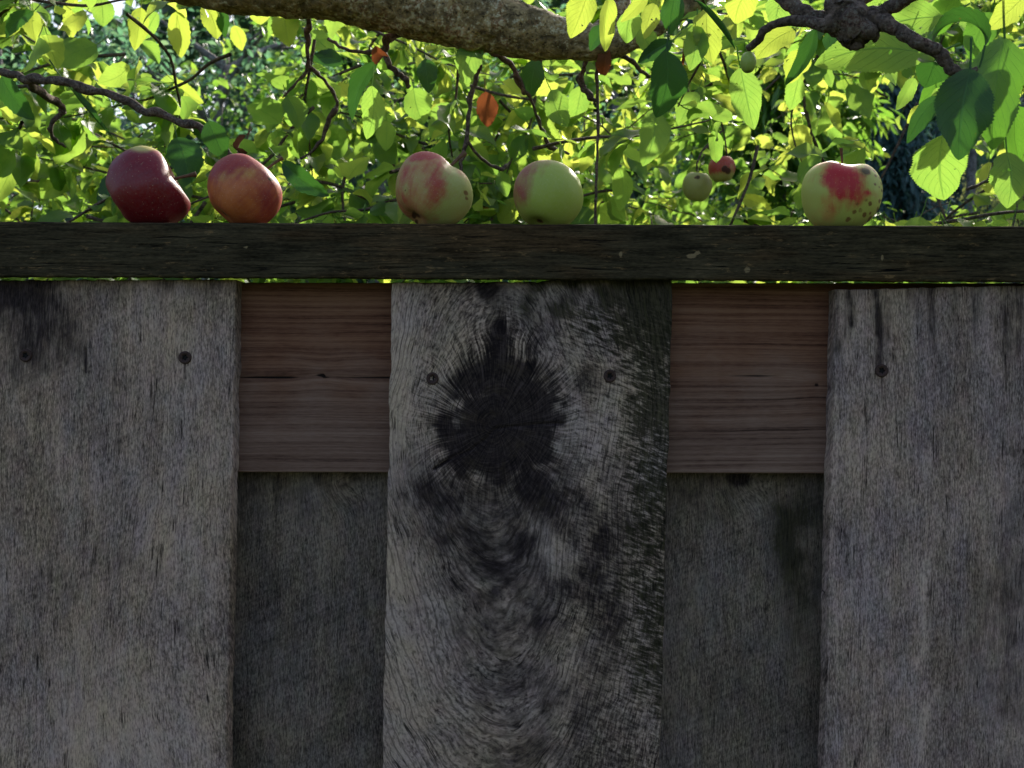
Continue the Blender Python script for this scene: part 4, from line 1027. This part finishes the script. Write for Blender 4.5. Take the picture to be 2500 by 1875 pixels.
def a3(x, y, z, p, t, rho):
    m = mk(x)
    xs = x-.12*z
    m[..., 0] = .58*np.exp(-((xs+.80)/.42)**2)+.62*np.exp(-((xs-.18)/.36)**2)*sst(-.75, -.0, z)+.30*np.exp(-((xs-.05)/.3)**2)*sst(.4, -.3, z)
    m[..., 0] = np.maximum(m[..., 0], 1.0*sst(.50, .80, z-.1*x)*sst(.75, .2, np.abs(xs+.1)-.2))
    m[..., 0] = np.maximum(m[..., 0], .7*np.exp(-(((x-.8)/.2)**2+((z-.45)/.25)**2)))
    m[..., 2] = .7*np.exp(-((xs+.25)/.5)**2)
    m[..., 3] = spots(x, z, y, [(-.50, -.66, .075, 1.1), (-.46, -.80, .06, .9), (.84, -.15, .07, .7), (.86, -.28, .05, .6), (-.66, -.12, .025, .9)], m[..., 3]); return m
def a4(x, y, z, p, t, rho):
    m = mk(x); s = (-x*.75+z*.68)
    m[..., 0] = .66*sst(.05, 1.0, s)*sst(.98, .5, x) + .45*np.exp(-(((x+.72)/.22)**2+((z+.15)/.35)**2)); return m
def a5(x, y, z, p, t, rho):
    m = mk(x); n = .24*vnoise(x*2.3+z, z*2.9, seed=64, oct=4)
    core = sst(.72, .0, np.abs(x+.18+.10*z+n*1.1)-.02)*sst(-1.05, -.1, z+n*1.6)*(y < .4)*(1-.5*sst(-.3,-.7,z))
    ext_ = np.exp(-(((x-.30)/.24)**2+((z+.18+n)/.17)**2))
    top = sst(.70, .92, z)*(x > 0)*.6
    m[..., 0] = np.maximum(np.maximum(.95*core, .8*ext_), top)
    m[..., 2] = .45*sst(-.2, -.45, x)*sst(-.95,-.5,x)+.1
    m[..., 3] = spots(x, z, y, [(.32, .52, .10, 1.2), (.30, .50, .16, .5), (.44, .66, .12, .55), (.62, .58, .06, .8), (-.05, -.78, .06, .6), (.35, -.66, .06, .7), (.78, .40, .05, .8), (.83, .24, .04, .8), (.86, .05, .045, .9), (.78, -.25, .05, .8), (.80, -.45, .06, .8),
        (.62, -.72, .07, .8), (.44, -.38, .055, .75), (.30, -.30, .05, .5), (.05, -.60, .055, .6), (.20, -.56, .06, .5), (.08, -.40, .045, .5), (.33, -.02, .05, .4), (-.72, .42, .05, .4), (.52, -.6, .04, .6), (.7, .1, .03, .6), (.88, -.2, .03, .8), (-.05, .70, .05, .4), (.55, .15, .045, .6), (.15, .05, .03, .35), (.60, .40, .05, .6), (-.55, -.55, .04, .35)], m[..., 3], 1.3)
    return m
m_ap1 = mat_apple("crimson_apple_skin", (.42, .36, .09), (.235, .008, .014), (.085, .002, .008), .04, .35, rough=.26)
m_ap2 = mat_apple("orange_red_apple_skin", (.46, .23, .05), (.36, .045, .022), (.20, .015, .020), .05, .6)
m_ap3 = mat_apple("striped_apple_skin", (.38, .37, .11), (.42, .065, .038), (.32, .035, .026), .07, .7)
m_ap4 = mat_apple("green_apple_skin", (.34, .39, .065), (.34, .09, .06), (.28, .07, .05), .06, .45)
m_ap5 = mat_apple("spotted_apple_skin", (.46, .46, .11), (.54, .028, .032), (.42, .022, .035), .02, .75)
YA = .932
GR = "apples set out on the top rail of the fence"; GH = "apples still hanging on the tree"
o1, tf1 = apple(268, 463, 362, YA, (.88, .17, .46), m_ap1, a1, .50, .44, .14, .03, .11, .88, (.80, .10, .0018), "deep crimson apple with its stem hollow turned to the right, farthest left on the rail", 1, bumps=.05, dents=((.92, .30, .24, .14),), group=GR)
o2, tf2 = apple(509, 688, 378, YA, (.60, .25, .76), m_ap2, a2, .32, .40, .14, .03, .03, .92, (.85, .12, .0015), "orange red apple beside the crimson one on the rail", 2, spin=.4, group=GR)
o3, tf3 = apple(965, 1155, 375, YA, (.50, .28, .82), m_ap3, a3, .36, .34, .16, .05, .12, .86, (.95, .15, .0021), "streaky pink and green apple with a dark spot low on its left", 3, bumps=.035, spin=.9, dents=((.50, .60, .24, .11),), group=GR)
o4, tf4 = apple(1253, 1424, 395, YA, (.30, .30, .90), m_ap4, a4, .30, .34, .12, .015, .04, .90, None, "smooth yellow green apple with a pink blush on its shoulder", 4, group=GR)
o5, tf5 = apple(1961, 2150, 393, YA, (.05, -.10, 1.0), m_ap5, a5, .30, .36, .14, .05, .10, .84, (.56, -.06, .0013), "pale green apple with a red patch and brown scab spots", 5, bumps=.05, spin=.5, dents=((.05, .92, .35, .10),), group=GR)

# apples still on the tree
def h1(x, y, z, p, t, rho):
    m = mk(x); m[..., 0] = .25*sst(.3, .9, x)+.5*sst(.75, 1, z); m[..., 3] = spots(x, z, y, [(-.15, .45, .16, 1.0), (-.3, .42, .1, .8)], m[..., 3]); return m
def h2(x, y, z, p, t, rho):
    m = mk(x); m[..., 0] = 1.1-.9*sst(-.1, -.7, z)-.5*np.exp(-(((x-.55)/.3)**2+((z+.1)/.4)**2)); m[..., 3] = spots(x, z, y, [(.0, -.22, .26, 1.3), (.25, -.35, .24, 1.3), (.85, .2, .1, 1)], m[..., 3]); return m
def h3(x, y, z, p, t, rho):
    m = mk(x); m[..., 0] = .7*sst(0, .8, x); m[..., 2] = .7; m[..., 3] = spots(x, z, y, [(.1, -.2, .2, 1.3)], m[..., 3]); return m
def h4(x, y, z, p, t, rho): return mk(x)
YH = 1.55
H1, _ = apple(1667, 1738, 420, YH, (.1, -.15, 1), m_ap3, h1, .28, .34, .14, .03, .08, .92, (.5, .05, .0010), "small green apple with a dark scar hanging on the tree behind the fence", 11, hang=1, group=GH, y1=492)
H2, _ = apple(1730, 1795, 381, YH-.05, (-.1, -.1, 1), mat_apple("russet_red_apple_skin", (.40, .36, .09), (.46, .07, .03), (.30, .03, .02), .1, .6), h2, .26, .34, .14, .04, .05, .9, (.9, .05, .0011), "small red apple with a large black rot spot hanging on the tree", 12, hang=1, group=GH, y1=444)
H3, _ = apple(1160, 1203, 478, 1.5, (.5, .2, 1), m_ap3, h3, .28, .34, .14, .06, .06, .9, (1.3, -.4, .0009), "misshapen pinkish little apple hanging behind the rail", 13, hang=1, group=GH, y1=524, bumps=.15)
H4, _ = apple(1808, 1846, 128, .80, (.0, .0, 1), mat_apple("unripe_fruitlet_skin", (.28, .36, .06), (.3, .3, .05), None, .05, .2), h4, .15, .3, .2, .03, .02, 1.1, (.7, .05, .0009), "tiny unripe green fruit hanging from the end of a twig", 14, hang=1, group=GH, y1=176)

# ------------------------------------------------------------------ ground
def mat_ground():
    g = G("lawn_ground"); p = g.n("NewGeometry").outputs["Position"]
    n = g.noise(g.vmul(p, (3, 3, 3)), 1, 5, .6); nf = g.noise(g.vmul(p, (60, 60, 60)), 1, 4, .7)
    c = g.ramp(g.math('ADD', g.math('MULTIPLY', n, .5), g.math('MULTIPLY', nf, .5)), [(.3, (.03, .035, .015)), (.5, (.05, .075, .02)), (.7, (.09, .12, .035))])
    g.surf(c, .95, g.bump(nf, .02, 1.0), spec=.1); return g.done()
xs = np.concatenate([-np.geomspace(250, 12, 14), np.linspace(-10, 10, 40), np.geomspace(12, 250, 14)])
X, Yg = np.meshgrid(xs, xs+20)
Zg = .03*vnoise(X*.4, Yg*.4, seed=90) + .02*vnoise(X*3, Yg*3, seed=91)
Zg = np.where(np.abs(Yg) < 2, Zg*.3, Zg)
idx = np.arange(X.size).reshape(X.shape)
tag(mesh_obj("ground", np.stack([X, Yg, Zg], -1).reshape(-1, 3), np.stack([idx[:-1, :-1], idx[:-1, 1:], idx[1:, 1:], idx[1:, :-1]], -1).reshape(-1, 4), mat_ground()), kind="structure")

# ------------------------------------------------------------------ trees and shrubs of the garden beyond
m_gtrunk = mat_bark("grey_trunk_bark", base=(.17, .155, .15), lichen=(.40, .40, .38), lich=.4, red=(.13, .11, .11), scale=.35)
m_bl = {
 'blue': mat_leaf("haze_blue_tree_leaf", (.05, .12, .085), (.10, .20, .15), (.12, .34, .17), (.36, .55, .24), .45, 0, .30, 0, .9),  # bluish haze of distance put into the leaf colour
 'dark': mat_leaf("dark_tree_leaf", (.018, .050, .034), (.040, .085, .050), (.05, .16, .07), (.18, .30, .07), .35, 0, .4, 0, .5),
 'bright': mat_leaf("bright_tree_leaf", (.04, .10, .02), (.08, .16, .03), (.18, .44, .04), (.45, .62, .07), .5, 0, .36, 0, .6),
 'pale': mat_leaf("pale_yellow_shrub_leaf", (.10, .14, .04), (.17, .20, .07), (.50, .62, .14), (.80, .78, .28), .5, 0, .5, 0, .4),
 'fir': mat_leaf("dark_conifer_needles", (.028, .070, .070), (.065, .130, .125), (.04, .12, .10), (.08, .18, .12), .2, 0, .45, 0, .5),
}
def card_leaves(C, D, N, L, Wr, name, mat, parent, origin, fold=.35):
    """small leaves: four corners, folded along the middle and pointed at both ends"""
    D = D/np.linalg.norm(D, axis=1)[:, None]; N = N-(N*D).sum(1)[:, None]*D; N /= np.linalg.norm(N, axis=1)[:, None]+1e-9
    S = np.cross(D, N); w = (L*Wr)[:, None]/2; L = L[:, None]
    a = C-D*L*.5; b = C-D*L*.05+S*w+N*w*fold; b2 = C+D*L*.22+S*w*.8+N*w*fold; c = C+D*L*.5-N*L*.08; e2 = C+D*L*.22-S*w*.8+N*w*fold; e = C-D*L*.05-S*w+N*w*fold
    V = np.stack([a, b, b2, c, e2, e], 1).reshape(-1, 3)
    k = (np.arange(len(C))*6)[:, None, None]
    q = (np.array([[0, 1, 2, 3], [0, 3, 4, 5]])[None]+k).reshape(-1, 4)
    uv = np.tile(np.array([[.5, 0], [1, .4], [.9, .7], [.5, 1], [.1, .7], [0, .4]]), (len(C), 1))
    return mesh_obj(name, V, q, mat, parent, True, uv, origin=origin)

def broad_tree(name, label, x, y, h, cr, base_h, nclump, per, L, kind, Wr=.55, droop=-.2, seed=0, lean=0.0, trunk_r=.07, clump=.38, group=None, openness=0.0, flat=1.0, limbs=7):
    r = np.random.default_rng(seed)
    root = empty(name, (x, y, 0)); tag(root, label, "tree" if "shrub" not in name else "shrub", group)
    tb = Tubes()
    hx = lean*h
    tp = np.array([(x, y, -.05), (x+hx*.15, y, h*.22), (x+hx*.45+.1*r.normal(), y+.05, h*.45), (x+hx*.8, y, h*.72), (x+hx, y, h*.94)])
    tb.add(tp, trunk_r*np.array([1.35, 1, .8, .5, .15]), 12, 8, .2, seed, 5)
    ends = []
    for i in range(limbs):
        f = r.uniform(.25, .85); s = tp[0]*(1-f)+tp[-1]*f; s[0] = np.interp(f*h, tp[:, 2], tp[:, 0]); s[2] = f*h
        a = r.uniform(0, 6.283); ln = cr*r.uniform(.55, 1.0)*(1.1-.4*f)
        m_ = s+np.array([math.cos(a)*ln*.5, math.sin(a)*ln*.5, ln*.35]); e_ = s+np.array([math.cos(a)*ln, math.sin(a)*ln, ln*r.uniform(.4, .9)])
        tb.add(np.array([s, m_, e_]), trunk_r*np.array([.45, .30, .10]), 7, 6, .25, seed+i, 6); ends.append(e_); ends.append(m_)
        for k in range(2):
            a2 = a+r.normal(0, .8); l2 = ln*.5
            e2 = m_+np.array([math.cos(a2)*l2, math.sin(a2)*l2, l2*r.uniform(-.1, .7)])
            tb.add(np.array([m_, (m_+e2)/2+r.normal(0, .04, 3), e2]), trunk_r*np.array([.22, .15, .05]), 5, 4, .25, seed+i, 8); ends.append(e2)
    tb.build("trunk", m_gtrunk, root)
    cs = []
    c0 = np.array([x+hx*.7, y, (h+base_h)/2]); hv = (h-base_h)/2
    for i in range(nclump):
        if i < len(ends)*1.5 and r.random() < .5: cs.append(ends[i % len(ends)]+r.normal(0, .15, 3)); continue
        u = r.normal(size=3); u /= np.linalg.norm(u); q = r.uniform(.45, 1.0)**.6*(1+.18*math.sin(3*u[0]+5*u[2]+seed))
        cs.append(c0+u*q*np.array([cr, cr*flat, hv]))
    cs = np.array(cs); cs = cs[cs[:, 2] > base_h*.8]
    n = len(cs)*per; ci = np.repeat(np.arange(len(cs)), per); sz = clump*r.uniform(.55, 1.3, len(cs))
    off = r.normal(size=(n, 3))*np.array([.5, .5, .34]); C = cs[ci]+off*sz[ci][:, None]
    D = off+r.normal(0, .6, (n, 3)); D[:, 2] += droop*2
    N = r.normal(0, .5, (n, 3)); N[:, 2] += 1.0
    card_leaves(C, D, N, L*r.uniform(.6, 1.25, n), Wr, "crown", m_bl[kind], root, (x, y, (h+base_h)/2))
    return root

def gx(px, Y): return (px-1250)/F*Y
G1 = "trees at the back of the garden"
broad_tree("deciduous_tree", "blue green tree with slanting grey stems at the upper left of the garden", gx(420, 9), 9, 5.4, 1.5, 2.0, 32, 55, .085, 'blue', seed=1, lean=.10, trunk_r=.085, clump=.42, limbs=9)
broad_tree("deciduous_tree", "loose blue green tree against the left edge of the garden view", gx(60, 10), 10, 5.8, 1.7, 1.8, 48, 70, .09, 'blue', seed=2, lean=-.05, trunk_r=.09, clump=.45, limbs=8)
broad_tree("deciduous_tree", "dark green shaded tree filling the gap above the orange red apple", gx(600, 11), 11, 5.4, 1.3, 1.2, 110, 110, .085, 'dark', seed=3, lean=.0, trunk_r=.09, clump=.42)
broad_tree("deciduous_tree", "green tree seen through the leaves above the striped apple", gx(950, 8), 8, 4.9, 1.6, 1.2, 80, 90, .08, 'bright', seed=4, trunk_r=.08, clump=.4)
broad_tree("deciduous_tree", "green tree seen through the leaves above the yellow green apple", gx(1350, 9.5), 9.5, 5.5, 1.7, 1.2, 90, 90, .08, 'blue', seed=5, trunk_r=.09, clump=.42)
broad_tree("deciduous_tree", "bright green tree with a slanting grey trunk behind the two hanging apples", gx(1680, 6.5), 6.5, 3.7, .74, 1.3, 70, 90, .065, 'bright', seed=6, lean=.12, trunk_r=.085, clump=.30)
broad_tree("long_leaved_tree", "tree with long drooping narrow leaves above the spotted apple", gx(1910, 6.0), 6.0, 3.7, .44, 2.8, 55, 95, .14, 'bright', Wr=.24, droop=-.55, seed=7, trunk_r=.05, clump=.30)
broad_tree("deciduous_tree", "tall green tree behind the leaves at the right edge", gx(2560, 12), 12, 6.3, 1.8, 3.6, 70, 90, .09, 'blue', seed=8, lean=0, trunk_r=.08, clump=.5)
broad_tree("pale_shrub", "pale yellow sunlit shrub low at the right edge", gx(2420, 9), 9, 3.25, 1.0, .6, 90, 110, .05, 'pale', seed=9, trunk_r=.05, clump=.26)
# a bare grey stem in front of the pale shrub
root = empty("thin_grey_tree", (gx(2370, 8), 8, 0)); tag(root, "thin bare grey trunk in front of the pale yellow shrub", "tree")
tb = Tubes(); tb.add(np.array([(gx(2374, 8), 8, -.05), (gx(2372, 8), 8, 1.5), (gx(2366, 8), 8, 2.8), (gx(2380, 8), 8, 3.9), (gx(2350, 8), 8, 5.0)]), np.array([.05, .045, .04, .03, .01]), 10, 8, .2, 5, 6)
tb.build("trunk", m_gtrunk, root)

# conifer with hanging dark sprays
def conifer(label, x, y, h, cr, seed, n=9000):
    r = np.random.default_rng(seed)
    root = empty("dark_conifer", (x, y, 0)); tag(root, label, "tree")
    tb = Tubes(); tb.add(np.array([(x, y, -.05), (x, y, h*.5), (x, y, h)]), np.array([.12, .08, .01]), 10, 10, .15, seed, 5)
    C = []; D = []; 
    nb = 130
    for i in range(nb):
        f = r.uniform(.12, .98); a = r.uniform(0, 6.283); ln = cr*(1.05-f)**.8*r.uniform(.7, 1.1)
        s = np.array([x, y, h*f]); e = s+np.array([math.cos(a)*ln, math.sin(a)*ln, -ln*.25]); m_ = (s+e)/2+np.array([0, 0, ln*.12])
        tb.add(np.array([s, m_, e]), np.array([.018, .012, .004]), 5, 4, .2, seed, 9, cap=False)
        k = n//nb; t = r.uniform(.15, 1.0, k)[:, None]
        p = s*(1-t)**2+2*m_*t*(1-t)+e*t*t
        off = r.normal(0, .06, (k, 3)); hang = r.uniform(0, .30, k)[:, None]*np.array([0, 0, -1.0])
        C.append(p+off+hang); d = (e-s)/ln*.5+r.normal(0, .5, (k, 3)); d[:, 2] -= .9; D.append(d)
    tb.build("trunk", m_gtrunk, root)
    C = np.vstack(C); D = np.vstack(D); N = r.normal(size=C.shape)
    card_leaves(C, D, N, r.uniform(.06, .16, len(C)), .22, "crown", m_bl['fir'], root, (x, y, h/2))
conifer("dark blue green conifer with hanging sprays right of the spotted apple", gx(2190, 8.0), 8.0, 4.15, 1.0, 31, 17000)
conifer("second dark conifer close behind the first", gx(2330, 11), 11, 4.9, 1.1, 33, 9000)

# the wood behind it all, one mass
r = np.random.default_rng(44)
n = 90000
th = r.uniform(-1.15, 1.15, n); dist = r.uniform(17, 23, n)
x = np.sin(th)*dist; y = np.cos(th)*dist
top = 9.4+1.0*vnoise(th*9, 0*th, seed=93, oct=3)
z = top*r.random(n)**.8
lump = vnoise(x*.5, y*.5, z*.6, seed=94, oct=3)
k = (lump > np.where(th < -.22, -.04, -.6)) | (z < 2.5)
C = np.stack([x, y, z], -1)[k]
n = len(C)
D = r.normal(size=(n, 3)); D[:, 2] -= .4; N = r.normal(0, .6, (n, 3)); N[:, 2] += 1
wood = card_leaves(C, D, N, r.uniform(.2, .42, n), .7, "distant_wood", m_bl['dark'], None, (0, 20, 0))
tag(wood, kind="stuff")
tb = Tubes()
for i in range(34):
    th = r.uniform(-1.0, 1.0); d_ = r.uniform(16.5, 20); x, y = math.sin(th)*d_, math.cos(th)*d_
    tb.add(np.array([(x, y, -.1), (x+r.normal(0, .2), y, 3), (x+r.normal(0, .6), y, 7.5)]), np.array([.16, .12, .04]), 8, 6, .15, i, 3)
tag(tb.build("distant_trunks", m_gtrunk, None), kind="stuff")
